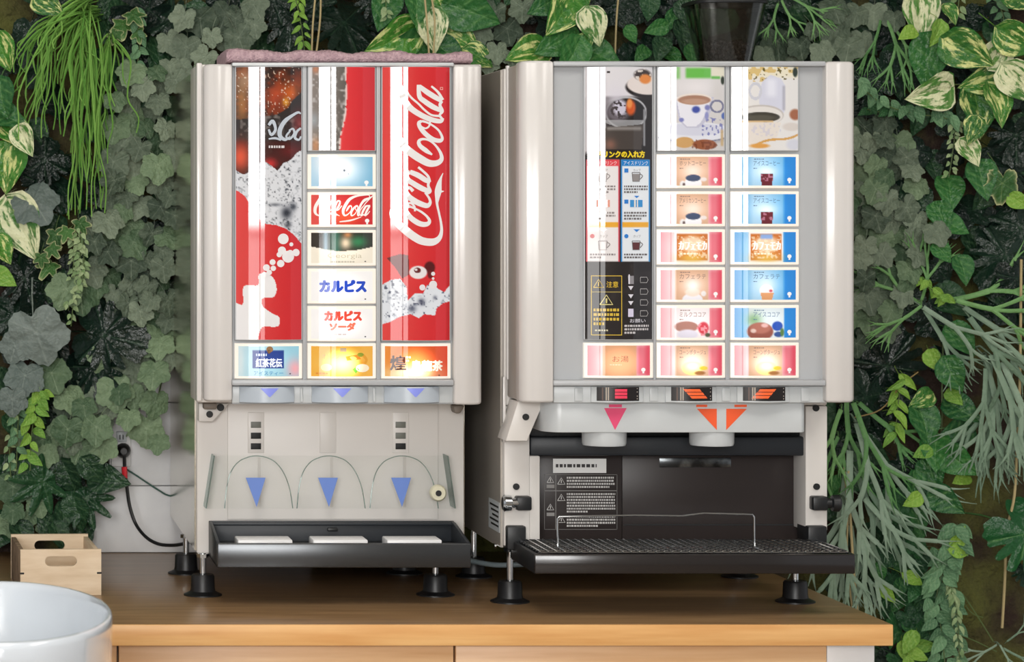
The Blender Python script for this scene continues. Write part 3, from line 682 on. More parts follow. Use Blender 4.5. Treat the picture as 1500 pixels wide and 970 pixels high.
for fx, fy in ((0.372, 4.37), (0.748, 4.37), (0.3665, 4.645), (0.742, 4.645)): foot(Lm, fx, fy-ZW, 0.068)

# ------------------------------------------------------------------ right machine: coffee
ZH, ZB = 4.14, 4.27
Rm = thing('coffee_dispenser', (X_(975, ZB), ZB-ZW+0.28, 0.0), 'beige hot and iced coffee dispenser with pink and blue drink buttons', 'drink machine')
XL, XR = X_(738, ZB), X_(1212, ZB); ztop = Z_(91, ZH)
zb_top = Z_(594, ZB)
MB().box(XL, XR, ZB-ZW, -0.035, zb_top, ztop-0.002, 0.003).build('cabinet', M_beige2, Rm)
MB().box(XL, XR, 4.36-ZW, -0.035, 0.085, zb_top-0.0005).build('lower_cabinet', M_beige2, Rm)
for s_, xx in ((-1, XL), (1, XR)):
    MB().box(xx-0.0022, xx+0.0022, ZB-ZW+0.016, -0.032, 0.087, ztop-0.004).build('side_panel', M_side, Rm, label='satin grey side panel' if s_ < 0 else None)
MB().box(X_(763, 4.165), X_(1251.5, 4.165), 4.165-ZW, ZB-ZW+0.01, Z_(588, 4.165), ztop, 0.003).build('head_frame', mat('head_side_grey', (176, 168, 160), 0.4), Rm)
MB().pbox(742, 96, 746.5, 556, 4.262, 0.012, 0.001).build('edge_strip', M_beige, Rm)
MB().pbox(737, 552, 741, 648, 4.258, 0.012, 0.001).build('edge_strip', M_beige, Rm)
column(Rm, 762.5, 89, 811, 590, ZH, 0.035, 0.014, 0.003)
column(Rm, 1210, 90, 1253, 590, ZH, 0.035, 0.003, 0.012)
MB().pbox(811, 92, 1210, 590, 4.158, 0.012).build('face_plate', M_grey, Rm)
MB().pbox(811, 89.5, 1210, 97, 4.142, 0.022, 0.002).build('top_rail', M_grey, Rm)
for a, b in ((957.5, 961), (1063, 1069)): MB().pbox(a, 97, b, 557, 4.150, 0.012, 0.001).build('divider', M_grey, Rm)
MB().pbox(811, 557, 1210, 565.5, 4.138, 0.022, 0.002).build('bottom_rail', M_grey, Rm)
MB().pbox(811, 566, 1211, 590, 4.156, 0.02, 0.001).build('nozzle_band', M_lgrey, Rm)
for a, b, kind in ((866, 942, 0), (975, 1049, 1), (1080, 1156, 2)):
    P, s_ = curved_cover(Rm, 'nozzle_cover', a, 566, b, 590, 4.152, 0.012, M_lgrey)
    A = Art(P, a, 566, b, 590)
    A.rect(a+7, 566.5, b-7, 587, (30, 24, 24)); A.up()
    for k in (14, 19, 22): A.rect(a+k, 567, a+k+1.6, 586, (170, 156, 140) if k > 14 else (96, 72, 62))
    for k in range(3):
        y = 569.5+k*4.9; m_ = (a+b)/2
        if kind == 0:
            A.bar(m_-6, m_+12, y, y+4.0, 0, (232, 64, 92))
        else:
            d = 4.5 if kind == 1 else -4.5; o = (-2 if kind == 1 else 4)+k*d
            A.bar(m_+o-12, m_+o+12, y, y+4.0, d*.7, (244, 104, 52))
    for k in (569, 574, 580, 584): A.ell(b-10, k, .8, .8, (206, 196, 186), 6)
    A.build('nozzle_print', MATS['label_print'], s_)
for a in (848, 958, 1064, 1180): MB().pbox(a-6, 568, a+6, 588, 4.1535, 0.004, 0.001).build('spacer', M_lgrey, Rm)

C1, C2, C3 = (854, 957.5, 4.152), (961, 1063, 4.152), (1069, 1171, 4.152)
def paint_guide(c):
    X, Y = c.X, c.Y; n = vnoise(X, Y, 3, 21); n2 = vnoise(X, Y, 9, 22)
    c.fill((38, 33, 34)); c.rect(854, 97, 957, 142, (232, 228, 230), 4); c.rect(854, 97, 884, 225, (216, 210, 212), 8); c.glow(900, 150, 18, 24, (228, 222, 232), .9)
    c.ell(948, 128, 34, 16, (40, 34, 36), .1); c.ell(948, 124, 32, 15, (236, 224, 218), .1); c.ell(940, 110, 13, 8, (66, 54, 52), .4); c.mix(((n > .6) & (np.hypot((X-940)/13, (Y-110)/9) < 1)), (224, 214, 206)); c.ell(944, 116, 9, 7, (232, 140, 66), .4)
    c.ell(916, 166, 31, 24, (196, 196, 200), .06); c.ell(916, 166, 28.5, 21.5, (34, 30, 32), .08); c.ell(903, 164, 17, 15, (108, 100, 108), .5); c.ell(906, 158, 10, 12, (212, 206, 222), .5); c.mix(((n > .62) & (np.hypot((X-906)/14, (Y-160)/14) < 1)), (70, 62, 66)); c.ell(922, 158, 7, 11, (214, 92, 42), .5); c.ell(920, 152, 4, 7, (240, 150, 80), .6)
    c.mix((((Y-172)/14)**2+((X-912)/33)**2 < 1)*(Y > 176)*.8, (176, 176, 178)); c.poly([(884, 188), (942, 182), (938, 220), (884, 220)], (74, 66, 62)); c.glow(892, 212, 8, 8, (150, 100, 84), .8); c.rect(941, 160, 944, 214, (150, 150, 154), 2); c.rect(887, 186, 938, 191, (142, 136, 132), 4)
    c.rect(886, 219.5, 957, 232, (36, 30, 28)); c.rect(946, 100+60, 957, 500, (38, 33, 34), 1)
    c.rect(858.5, 234, 905, 383, (247, 240, 238), 1); c.rect(907.5, 234, 951, 383, (240, 244, 248), 1); c.rect(858.5, 234, 905, 243.5, (236, 72, 84), 1); c.rect(907.5, 234, 951, 243.5, (34, 132, 206), 1)
    c.rect(862, 325.5, 904, 333, (246, 178, 58), 1); c.rect(909, 325.5, 949, 333, (246, 178, 58), 1)
    c.rect(858.5, 243.5, 860, 383, (238, 110, 120)); c.rect(903.5, 243.5, 905, 383, (220, 80, 100)); c.rect(907.5, 243.5, 909, 383, (60, 150, 216)); c.rect(949.5, 243.5, 951, 383, (60, 150, 216))
    c.mix((Y > 386)*np.clip(n2-.55, 0, 1)*.6, (90, 84, 80))
def deco_guide(a):
    a.lines(887, 104, 900, 109, 1, (60, 54, 56), 1, 3.4); a.bold('ドリンクの入れ方', 874, 221.5, 943, 231, (250, 218, 40), .6)
    a.text('ホットドリンク', 864, 236, 901, 242, (255, 240, 240)); a.text('アイスドリンク', 911, 236, 948, 242, (240, 248, 255))
    for k, (x, c1, c2, dk) in enumerate(((862, (226, 110, 110), (238, 160, 140), (150, 140, 138)), (910.5, (52, 132, 214), (60, 150, 214), (110, 104, 104)))):
        for y, j in ((247, 1), (292.5, 2), (343, 3)):
            a.ell(x+4.5, y+3, 3.2, 3.2, c1, 10) if j == 3 else a.rect(x+1.5, y, x+7.5, y+6, c1)
        a.text('カップ', x+15, 247.5, x+26, 251.5, dk)
        def cup(cx, cy, fill=None):
            if fill: a.poly([(cx-5.5, cy-4), (cx+5.5, cy-4), (cx+4.5, cy+7), (cx-4.5, cy+7)], fill)
            a.up()
            a.stroke([(cx-6, cy-6, 1.1), (cx-5, cy+7, 1.1), (cx+5, cy+7, 1.1), (cx+6, cy-6, 1.1)], dk, smooth=False); a.stroke([(cx-6, cy-6, 1.1), (cx+6, cy-6, 1.1)], dk, smooth=False); a.stroke([(cx+6, cy-4, 1.2), (cx+10, cy-1, 1.2), (cx+6, cy+4, 1.2)], dk)
        cup(x+19, 259, None if k == 0 else (150, 144, 142)); a.lines(x+1, 271.5, x+37, 284, 3, dk, 30+k, 3)
        a.poly([(x+16, 287), (x+24, 287), (x+20, 290.5)], c1); a.rect(x+10, 293, x+29, 303.5, c2); a.rect(x+16, 293, x+22, 303.5, (244, 236, 224)); a.lines(x+1, 310, x+37, 323, 3, dk, 40+k, 3)
        a.poly([(x+15, 336), (x+25, 336), (x+20, 340)], c1); a.text('カップ', x+15, 344, x+26, 348, dk); cup(x+19, 359, None if k == 0 else (96, 40, 42)); a.lines(x+1, 371, x+37, 379.5, 2, dk, 50+k, 3)
    Y_ = (226, 190, 70)
    a.frame(864.5, 403.5, 908.5, 491, 1.1, Y_); a.rect(865, 427, 908, 428.2, (170, 150, 80)); a.text('注意', 886, 412, 903, 421, (246, 206, 60))
    a.stroke([(868, 421, 1.3), (875, 409, 1.3), (882, 421, 1.3), (868, 421, 1.3)], Y_, smooth=False); a.rect(874.3, 413, 875.7, 419, Y_)
    a.stroke([(877, 446, 1.6), (886, 432, 1.6), (895, 446, 1.6), (877, 446, 1.6)], (240, 226, 150), smooth=False); a.rect(885, 437, 887, 444, (240, 226, 150))
    a.lines(868, 451, 904, 478, 4, Y_, 60, 3.6); a.lines(870, 482, 898, 486, 1, (214, 206, 170), 61, 3)
    W_ = (232, 228, 236)
    a.poly([(917, 404), (926, 404), (926, 416), (918, 416)], (150, 146, 150)); a.rect(918, 402, 920, 416, W_)
    for y in (419, 431, 441): a.poly([(917.5, y), (925.5, y), (921.5, y+6)], W_)
    a.rect(917.5, 452, 925.5, 464, (226, 218, 240))
    for y in (410, 427, 443, 459): a.stroke([(936, y-4, .9), (946, y-4, .9), (948, y, .9), (946, y+4, .9), (936, y+4, .9), (936, y-4, .9)], (176, 172, 170), smooth=False)
    a.text('お願い', 920, 467, 944, 472.5, W_); a.lines(912, 475, 949, 490, 3, (206, 200, 200), 62, 3)
poster(Rm, C1, 855, 97, 956.5, 498.5, paint_guide, deco_guide)
def paint_cup_a(c):
    X, Y = c.X, c.Y; n = vnoise(X, Y, 3, 31)
    c.vgrad(97, 222, (228, 224, 224), (216, 210, 208)); c.glow(1018, 128, 26, 14, (246, 240, 240), .9); c.glow(1050, 140, 10, 30, (222, 216, 212), .8); c.rect(988, 97, 994, 116, (150, 206, 130), 4); c.rect(1002, 100, 1040, 115, (112, 196, 84), 4); c.rect(1040, 98, 1062, 114, (238, 232, 210), 3); c.rect(1040, 112, 1054, 116, (110, 190, 90), 2); c.ell(1058, 118, 3, 6, (44, 54, 40), .5)
    c.ell(1016, 198, 58, 14, (186, 180, 184), .2); c.ell(1014, 193, 58, 14, (238, 238, 246), .06); c.ell(1014, 190, 46, 9, (222, 222, 236), .2); c.mix((np.abs(np.hypot((X-1014)/60, (Y-194)/14)-1) < .04)*(Y > 194)*.9, (120, 124, 150)); c.mix((n > .66)*(np.hypot((X-1024)/46, (Y-186)/14) < 1)*(X > 1026)*.8, (112, 116, 180))
    c.poly([(986, 142), (1044, 142), (1040, 162), (1030, 180), (1021, 188), (1003, 188), (993, 178)], (206, 204, 222)); c.poly([(988, 142), (1040, 142), (1034, 162), (1024, 180), (1016, 186), (1004, 186), (995, 176)], (244, 242, 250)); c.ell(1015, 146, 26, 8.5, (246, 232, 220), .08); c.ell(1015, 147, 24, 7, (178, 134, 112), .12); c.ell(1015, 149, 18, 4, (198, 158, 136), .4)
    c.ell(1017, 161, 6, 5, (74, 88, 170), .5); c.ell(996, 176, 3.4, 3, (130, 134, 196), .6); c.ell(1034, 158, 4, 4, (130, 132, 190), .6); c.ell(1033, 170, 3, 6, (150, 152, 204), .6)
    c.mix(((np.abs(np.hypot((X-1049)/9.5, (Y-156)/8.5)-1) < .17)), (128, 128, 156)); c.ell(1060, 170, 4, 5, (86, 110, 180), .4)
    c.ell(1000, 209, 14, 8, (216, 168, 108), .15); c.ell(1030, 212, 18, 7.5, (158, 92, 60), .15); c.mix((n > .6)*(np.hypot((X-1028)/22, (Y-212)/8) < 1)*.6, (116, 58, 36)); c.stroke = None
    c.rect(1055, 190, 1059, 214, (206, 176, 130), 3)
poster(Rm, C2, 962, 97, 1062, 222, paint_cup_a)
def paint_cup_b(c):
    X, Y = c.X, c.Y; n = vnoise(X, Y, 3, 41); n2 = vnoise(X, Y, 6, 42)
    c.fill((240, 236, 232)); c.rect(1088, 97, 1170, 114, (244, 234, 208), 6); c.mix((n2 > .6)*(Y < 120)*(X > 1090), (226, 196, 130)); c.mix((n > .8)*(Y < 118)*(X > 1095), (110, 96, 40)); c.ell(1164, 106, 4, 7, (40, 54, 44), .4)
    c.poly([(1114, 120), (1126, 110), (1142, 116), (1148, 126), (1147, 166), (1112, 166), (1108, 140)], (222, 222, 236)); c.rect(1120, 116, 1134, 142, (242, 242, 252), 8); c.mix((np.abs(np.hypot((X-1104)/8, (Y-134)/11)-1) < .2), (214, 214, 222)); c.rect(1144, 126, 1148, 162, (186, 184, 196), 3)
    c.ell(1112, 169, 34, 15, (206, 198, 192), .05); c.ell(1112, 170, 32, 13.5, (238, 232, 226), .06); c.ell(1112, 172, 28, 7.5, (70, 66, 58), .1); c.ell(1112, 173, 20, 4, (90, 86, 76), .5)
    c.poly([(1082, 178), (1142, 180), (1136, 200), (1120, 212), (1098, 212), (1086, 198)], (240, 230, 220)); c.mix((n > .62)*(np.hypot((X-1120)/22, (Y-190)/10) < 1)*.5, (206, 202, 224)); c.rect(1084, 177, 1130, 179.5, (226, 190, 140), 1.5)
    c.ell(1164, 168, 9, 8, (170, 104, 72), .4); c.ell(1158, 186, 14, 6, (226, 216, 208), .4); c.mix((np.abs(Y-(215-0.28*(X-1100)-3*np.sin((X-1100)/12))) < 1.7)*(X > 1100), (222, 170, 96)); c.ell(1110, 214, 14, 3.4, (232, 166, 84), .5); c.ell(1162, 212, 12, 8, (222, 222, 232), .5)
poster(Rm, C3, 1070, 97, 1170, 222, paint_cup_b)

ROWS = [(226, 276), (280.5, 332), (336, 388), (391.5, 443), (447, 498.5), (502, 554)]
def face(kind, x0, x1):
    w = x1-x0; u = lambda f: x0+f*w
    def fn(c):
        X, Y = c.X, c.Y; ym = (Y.min()+Y.max())/2; y1 = Y.max(); y0 = Y.min(); n = vnoise(X, Y, 2.6, len(kind))
        hot = kind in ('hot', 'mocha_h', 'latte_h', 'cocoa_h', 'soup', 'water')
        if hot: c.hgrad(u(.0), u(.2), (238, 140, 152), (246, 206, 206)); c.rect(u(.77), y0-1, u(1.01), y1+1, (238, 120, 134), 10); c.rect(u(.93), y0-1, u(1.01), y1+1, (232, 72, 94), 8)
        else: c.hgrad(u(0), u(.3), (56, 152, 220), (176, 216, 242)); c.mix(np.clip((X-u(.45))/(.4*w), 0, 1), (110, 186, 236)); c.rect(u(.79), y0-1, u(1.02), y1+1, (34, 138, 222), 5)
        if kind in ('hot', 'latte_h', 'soup'): c.rect(u(.22), y0-1, u(.76), y1+1, (224, 178, 146), 1); c.glow(u(.5), ym, .18*w, 12, (250, 232, 220), .8)
        if kind == 'hot':
            c.ell(u(.51), y1-3, 12.5, 11, (246, 242, 244), .12); c.ell(u(.51), y1-11, 11, 5, (70, 82, 108), .15); c.ell(u(.68), y1-9, 5, 3, (236, 222, 216), .4); c.ell(u(.34), y1-2, 4, 5, (240, 234, 232), .4); c.ell(u(.36), y1-1, 2, 3, (110, 92, 90), .5)
        if kind == 'latte_h': c.ell(u(.5), y1, 15, 10, (240, 236, 240), .1); c.ell(u(.5), y1-11, 11, 6, (240, 218, 200), .3); c.glow(u(.5), y1-20, 8, 8, (252, 246, 242), .8); c.ell(u(.68), y1-9, 4, 4, (238, 230, 226), .4)
        if kind == 'soup': c.ell(u(.5), y1-11, 15, 10, (252, 236, 130), .25); c.glow(u(.5), y1-14, 13, 8, (255, 252, 226), .9); c.ell(u(.68), y1-11, 6, 3, (214, 186, 60), .4); c.ell(u(.62), y1-4, 8, 3, (160, 106, 60), .5)
        if kind == 'water': c.rect(u(.23), y0-1, u(.77), y1+1, (226, 164, 122), 2)
        if kind in ('mocha_h', 'mocha_c'):
            c.rect(u(.215), y0-1, u(.775), y1+1, (252, 248, 246), 1); c.rect(u(.245), y0+2.5, u(.75), y1-2.5, (206, 116, 50), 1); c.glow(u(.5), y1-6, .22*w, 7, (232, 190, 90), .9); c.ell(u(.5), ym-4, .2*w, 12, (244, 224, 200), .5, .8); c.mix((n > .6)*(np.abs(Y-ym) < 16)*(np.abs(X-u(.5)) < .24*w)*.7, (246, 226, 196))
            if kind == 'mocha_c': c.rect(u(.4), y0+3, u(.6), y0+10, (140, 170, 220), 3)
        if kind == 'cold': c.glow(u(.5), ym+1, .16*w, 8, (236, 246, 252), .9); c.poly([(u(.40), y1-17), (u(.61), y1-17), (u(.59), y1+1), (u(.42), y1+1)], (106, 40, 50)); c.mix((n > .6)*(np.abs(X-u(.505)) < .1*w)*(Y > y1-18)*(Y < y1-6), (176, 110, 130))
        if kind == 'latte_c': c.glow(u(.5), ym, .16*w, 12, (226, 240, 250), .9); c.ell(u(.5), y1-13, 10, 9, (250, 240, 236), .2); c.poly([(u(.40), y1-10), (u(.62), y1-10), (u(.59), y1+1), (u(.43), y1+1)], (222, 158, 110)); c.ell(u(.57), y1-13, 2.6, 2, (206, 90, 106), .5)
        if kind == 'cocoa_h':
            c.rect(u(.22), y0-1, u(.78), y1+1, (248, 238, 238), 1); c.ell(u(.40), y1-16, 17, 8, (178, 128, 116), .15); c.ell(u(.42), y1-5, 15, 7, (226, 220, 232), .3); c.ell(u(.68), y1-14, 8, 9, (216, 70, 84), .3); c.mix((n > .62)*(np.hypot((X-u(.67))/9, (Y-y1+13)/10) < 1), (246, 150, 160)); c.ell(u(.75), y1-4, 4, 3, (86, 84, 58), .5)
        if kind == 'cocoa_c':
            c.rect(u(.215), y0-1, u(.79), y1+1, (226, 236, 240), 1); c.glow(u(.3), y1-26, .12*w, 10, (120, 170, 110), .8); c.ell(u(.4), y1-9, 19, 13, (152, 88, 76), .12); c.ell(u(.40), y1-14, 15, 8, (178, 112, 98), .3); c.ell(u(.29), y1-10, 4, 3, (226, 196, 186), .5); c.ell(u(.47), y1-18, 5, 3, (226, 180, 176), .5); c.ell(u(.68), y1-17, 8, 7, (44, 84, 180), .2); c.ell(u(.70), y1-5, 7, 4, (52, 84, 150), .3); c.ell(u(.76), y1-8, 3, 6, (90, 130, 70), .5)
    return fn
def cap(kind, name, x0, x1):
    w = x1-x0; u = lambda f: x0+f*w
    def fn(a):
        _, y0, _, y1 = a.r; dk = (150, 120, 112) if kind in ('hot', 'latte_h', 'soup', 'cocoa_h') else (92, 122, 156)
        if kind == 'water': a.text(name, u(.38), y0+15, u(.64), y0+24, (150, 96, 76)); a.lines(u(.34), y0+27, u(.7), y0+29.5, 1, (232, 190, 160), 3, 3)
        elif kind in ('mocha_h', 'mocha_c'):
            a.text(name, u(.28), y0+13.5, u(.73), y0+26, (255, 252, 246)); t = text_mesh(name)[1]; b = np.array(a.v[-1])
            for dx in (-.7, .7): a.add(b+np.array([dx, 0]), (255, 252, 246), t)
            a.lines(u(.3), y0+30, u(.72), y0+34, 1, (250, 236, 206), 5, 3)
        else:
            a.lines(u(.30), y0+2.5, u(.52), y0+4.6, 1, dk, 6, 2.4); a.text(name, u(.29), y0+5.8, u(.72), y0+13, dk); a.lines(u(.29), y0+16, u(.42), y0+18, 1, dk, 8, 2.2)
        icon(a, u(.885), y1-7)
    return fn
def drink(col, row, kind, name, lamp):
    x0, x1 = col[0]+6, col[1]-6
    button(Rm, col, *ROWS[row], face(kind, x0, x1), cap(kind, name, x0, x1), lamp)
for r, k, nme in ((0, 'hot', 'ホットコーヒー'), (1, 'hot', 'アメリカンコーヒー'), (2, 'mocha_h', 'カフェモカ'), (3, 'latte_h', 'カフェラテ'), (4, 'cocoa_h', 'ミルクココア'), (5, 'soup', 'コーンポタージュ')):
    drink(C2, r, k, nme, 'button_print_warm' if r == 5 else 'button_print')
for r, k, nme in ((0, 'cold', 'アイスコーヒー'), (1, 'cold', 'アイスコーヒー'), (2, 'mocha_c', 'カフェモカ'), (3, 'latte_c', 'カフェラテ'), (4, 'cocoa_c', 'アイスココア'), (5, 'soup', 'コーンポタージュ')):
    drink(C3, r, k, nme, 'button_print_warm' if r == 5 else 'button_print')
drink(C1, 5, 'water', 'お湯', 'button_print_warm')

# hood with spouts below the buttons
ZHO = 4.168
hx0, hx1 = X_(797, ZHO), X_(1180, ZHO); hy0 = ZHO-ZW
pl = [(hx0, hy0+0.085)]+[(hx0+0.028-0.028*math.cos(a), hy0+0.04-0.04*math.sin(a)) for a in [math.pi/2*k/8 for k in range(9)]]+[(hx1-0.006, hy0), (hx1, hy0+0.006), (hx1, hy0+0.085)]
hood = MB().prism([(x, y, Z_(634, ZHO)) for x, y in pl], (0, 0, Z_(588, ZHO)-Z_(634, ZHO)), 0.002).build('spout_hood', M_lgrey, Rm, angle=30)
MB().pprism([(885, 598), (918, 598), (901, 630)], ZHO-0.0006, 0.0012).build('arrow_mark', M_pink, hood, smooth=False, label='pink arrow pointing down')
MB().pbox(892, 592.5, 911, 597, ZHO-0.0006, 0.0012).build('arrow_mark', M_pink, hood)
MB().pprism([(1021, 599), (1050, 599), (1050, 630)], ZHO-0.0006, 0.0012).build('arrow_mark', M_orange, hood, smooth=False, label='orange slanted arrow')
MB().pprism([(1064, 599), (1094, 599), (1064, 630)], ZHO-0.0006, 0.0012).build('arrow_mark', M_orange, hood, smooth=False)
for a, b in ((1020, 1036), (1076, 1094)): MB().pbox(a, 593, b, 596.5, ZHO-0.0006, 0.0012).build('arrow_mark', M_orange, hood)
for xx in (885, 1042.5):
    c_ = W(xx, 645, 4.205); MB().lathe([(0.024, -0.008), (0.0325, -0.0075), (0.034, -0.004), (0.0345, 0.028)], (c_.x, c_.y, c_.z), 'Z', 36).build('spout', M_lgrey, hood)
# posts, brackets
MB().pbox(738.5, 595, 776, 800, ZB, 0.09, 0.002).build('post', M_beige2, Rm)
MB().pbox(770, 668, 791, 792, 4.276, 0.07, 0.002).build('post', M_beige2, Rm)
MB().pbox(1180, 595, 1212, 778, ZB, 0.09, 0.002).build('post', M_beige2, Rm)
MB().pprism([(759, 588), (797, 588), (772, 646), (741, 646)], 4.20, 0.068, 0.001).build('bracket', M_beige2, Rm)
for x, y, z in ((770, 611, 4.199), (756, 713, 4.269), (1195, 598, 4.269), (1196, 713, 4.269)):
    MB().lathe([(0.0052, -0.0022), (0.0046, -0.003), (0.0052, 0.002)], W(x, y, z), 'Y', 14).build('screw', M_black, Rm)
def latch(px, py, right):
    s_ = 1 if right else -1; c = W(px, py, 4.262)
    b_ = MB().box(c.x-0.012, c.x+0.012, c.y-0.012, c.y+0.012, c.z-0.011, c.z+0.011, 0.003)
    o = b_.build('latch', M_black, Rm)
    MB().lathe([(0.008, 0.0), (0.008, 0.012*s_), (0.0125, 0.014*s_), (0.0135, 0.024*s_), (0.010, 0.027*s_)], (c.x+0.006*s_, c.y-0.004, c.z), 'X', 18).build('latch_knob', M_black if right else M_chrome, o)
latch(1199, 737, True); latch(766, 737, False)
# dark bay
MB().pbox(776.5, 640, 1180, 668, 4.280, 0.075, 0.004).build('bay_canopy', M_dark, Rm)
MB().pbox(776.5, 598, 1180, 641, 4.30, 0.055, 0.002).build('bay_roof', M_black, Rm)
MB().pbox(789, 667, 911, 796, 4.33, 0.01, 0.001).build('label_plate', M_smoke, Rm)
MB().pbox(911.5, 667, 1181, 796, 4.332, 0.01, 0.001).build('bay_back', M_smoke, Rm)
MB().pbox(914, 768, 1180, 770, 4.331, 0.003).build('bay_ridge', M_black, Rm)
PL = Panel(789, 667, 911, 796, 4.33, 0.0)
A = Art(PL, 789, 667, 911, 796)
A.rect(810, 672, 888, 693, (232, 232, 230)); A.up(); A.lines(814, 679, 884, 687, 1, (60, 58, 58), 70, 5); A.up()
g_ = (150, 148, 146); w_ = (206, 204, 202)
A.frame(797, 695, 904, 776, .8, (120, 118, 116)); A.rect(797, 718.5, 904, 719.5, g_); A.rect(813.5, 696, 814.3, 776, g_)
for x, y, r in ((806, 703, 5), (822, 705, 5.5), (822, 729, 5.5), (806, 743, 5), (822, 761, 5.5)):
    A.stroke([(x-r, y+r*.8, 1.1), (x, y-r*.9, 1.1), (x+r, y+r*.8, 1.1), (x-r, y+r*.8, 1.1)], w_, smooth=False); A.rect(x-.6, y-2, x+.6, y+2.6, w_)
A.rect(800.5, 710, 812, 715, g_); A.rect(800.5, 751, 812, 756, g_)
A.lines(830, 698, 900, 716, 4, w_, 71, 2.6); A.lines(830, 722, 901, 752, 7, w_, 72, 2.6); A.lines(830, 755, 901, 773, 4, w_, 73, 2.6)
A.build('warning_print', MATS['label_print'], Rm)
MB().pbox(966, 670.5, 1071, 685, 4.3315, 0.002, 0.0008).build('silver_label', mat('silver_foil', (120, 124, 126), 0.25, metal=1.0, noise=(40, 3, (60, 62, 64), 0.4, 0.6)), Rm)
for a, b in ((743, 771), (1184, 1212)): MB().pbox(a, 771, b, 806, 4.255, 0.06, 0.003).build('tray_arm', M_black, Rm)
# label on the steel side
sx = XL-0.0024; y0_, y1_ = 4.29-ZW, 4.38-ZW
MB().box(sx-0.0006, sx, y0_, y1_, Z_(778, 4.32), Z_(734, 4.32)).build('type_plate', M_lgrey, Rm)
for k in range(5):
    zz = Z_(740+k*7, 4.32); MB().box(sx-0.0010, sx-0.0005, y0_+0.008, y1_-0.012-0.01*(k % 3), zz-0.003, zz).build('type_plate_line', M_black, Rm)
MB().lathe([(0.004, 0.0), (0.004, -0.003)], (sx, 4.32-ZW, Z_(800, 4.32)), 'X', 12).build('screw', M_chrome, Rm)
# drip tray with wire grate
ZT = 4.097
tx0, tx1 = X_(783, ZT), X_(1253, ZT); ty0, ty1 = ZT-ZW, 4.275-ZW; tz0, tz1 = Z_(841, ZT), Z_(811.5, ZT)
tr = MB().box(tx0, tx1, ty0, ty1, tz0, tz0+0.006, 0.002).build('drip_tray', M_black, Rm)
MB().box(tx0, tx1, ty0-0.001, ty0+0.007, tz0, tz1, 0.003).build('tray_front', mat('glossy_black', (34, 31, 31), 0.16, spec=0.6), tr)
for xa in (tx0, tx1-0.006): MB().box(xa, xa+0.006, ty0+0.004, ty1, tz0, tz1, 0.002).build('tray_side', M_black, tr)
MB().box(tx0, tx1, ty1-0.006, ty1, tz0, tz1+0.002, 0.002).build('tray_back', M_black, tr)
gm = MB(); gz = tz1+0.0005
for k in range(9):
    yy = ty0+0.010+k*(ty1-ty0-0.024)/8; gm.tube([(tx0+0.008, yy, gz), (tx1-0.008, yy, gz)], 0.0016, 6)
for k in range(38):
    xx = tx0+0.010+k*(tx1-tx0-0.020)/37; gm.tube([(xx, ty0+0.008, gz+0.0022), (xx, ty1-0.012, gz+0.0022)], 0.0014, 6)
gm.build('wire_grate', M_chrome, tr)
ZG = 4.16
zf = gz+0.002
p_ = [(X_(817, ZG), ZG-ZW, zf), (X_(817, ZG), ZG-ZW, Z_(760, ZG)), (X_(819, ZG), ZG-ZW, Z_(757, ZG))]+[tuple(W(x, y, ZG)) for x, y in ((870, 756), (930, 755), (1000, 756), (1030, 752), (1090, 753.5), (1102, 754))]+[tuple(W(1104.5, 757, ZG)), (X_(1105, ZG), ZG-ZW, zf)]
MB().tube(p_, 0.0016, 8).build('cup_guard_wire', M_chrome, tr)
for fx, fy in ((X_(747, 4.29), 4.29), (X_(1165, 4.29), 4.29), (X_(747, 4.29), 4.60), (X_(1165, 4.29), 4.60)): foot(Rm, fx, fy-ZW, 0.087)

# hose between the machines
hs = MB().tube(spline([W(640, 812, 4.60), W(690, 822, 4.55), W(712, 826, 4.52), W(735, 828, 4.50), W(790, 826, 4.48)], 5), 0.0045, 10).build('drain_hose', mat('grey_hose', (128, 142, 146), 0.4))
tag(hs, 'grey drain hose lying between the two drink machines', 'hose')

# towel on the left machine
def towel():
    x0, x1 = X_(332, 4.27), X_(692, 4.27); nx, n_ = 120, 22
    zt = Z_(93, 4.25)
    vs_, fs = [], []; rnd = random.Random(4)
    for i in range(nx):
        t = i/(nx-1); x = x0+(x1-x0)*t; top = 0.0235-0.006*t+0.002*math.sin(t*21)+0.0012*math.sin(t*47)
        for j in range(n_):
            a = 2*math.pi*j/n_; cy, sz = math.cos(a), math.sin(a)
            ry = 0.09; yy = (4.268-ZW)+ry+ry*math.copysign(abs(cy)**0.35, cy)*-1
            zz = top/2+top/2*math.copysign(abs(sz)**0.45, sz)
            k = 1.0 if 0 < i < nx-1 else 0.9
            vs_.append((x+rnd.uniform(-.0006, .0006), yy+rnd.uniform(-.0012, .0012), zt+0.0012+max(0, zz*k+rnd.uniform(-.0008, .0010))))
    for i in range(nx-1):
        for j in range(n_):
            a = i*n_+j; b = i*n_+(j+1) % n_; fs.append((a, b, b+n_, a+n_))
    fs.append(tuple(range(n_))[::-1]); fs.append(tuple((nx-1)*n_+j for j in range(n_)))
    me = bpy.data.meshes.new('folded_towel'); me.from_pydata(vs_, [], fs); me.update()
    o = finish(me, 'folded_towel', M_towel, None, True, 70); tag(o, 'folded dusty pink terry towel lying on top of the left machine', 'towel')
towel()

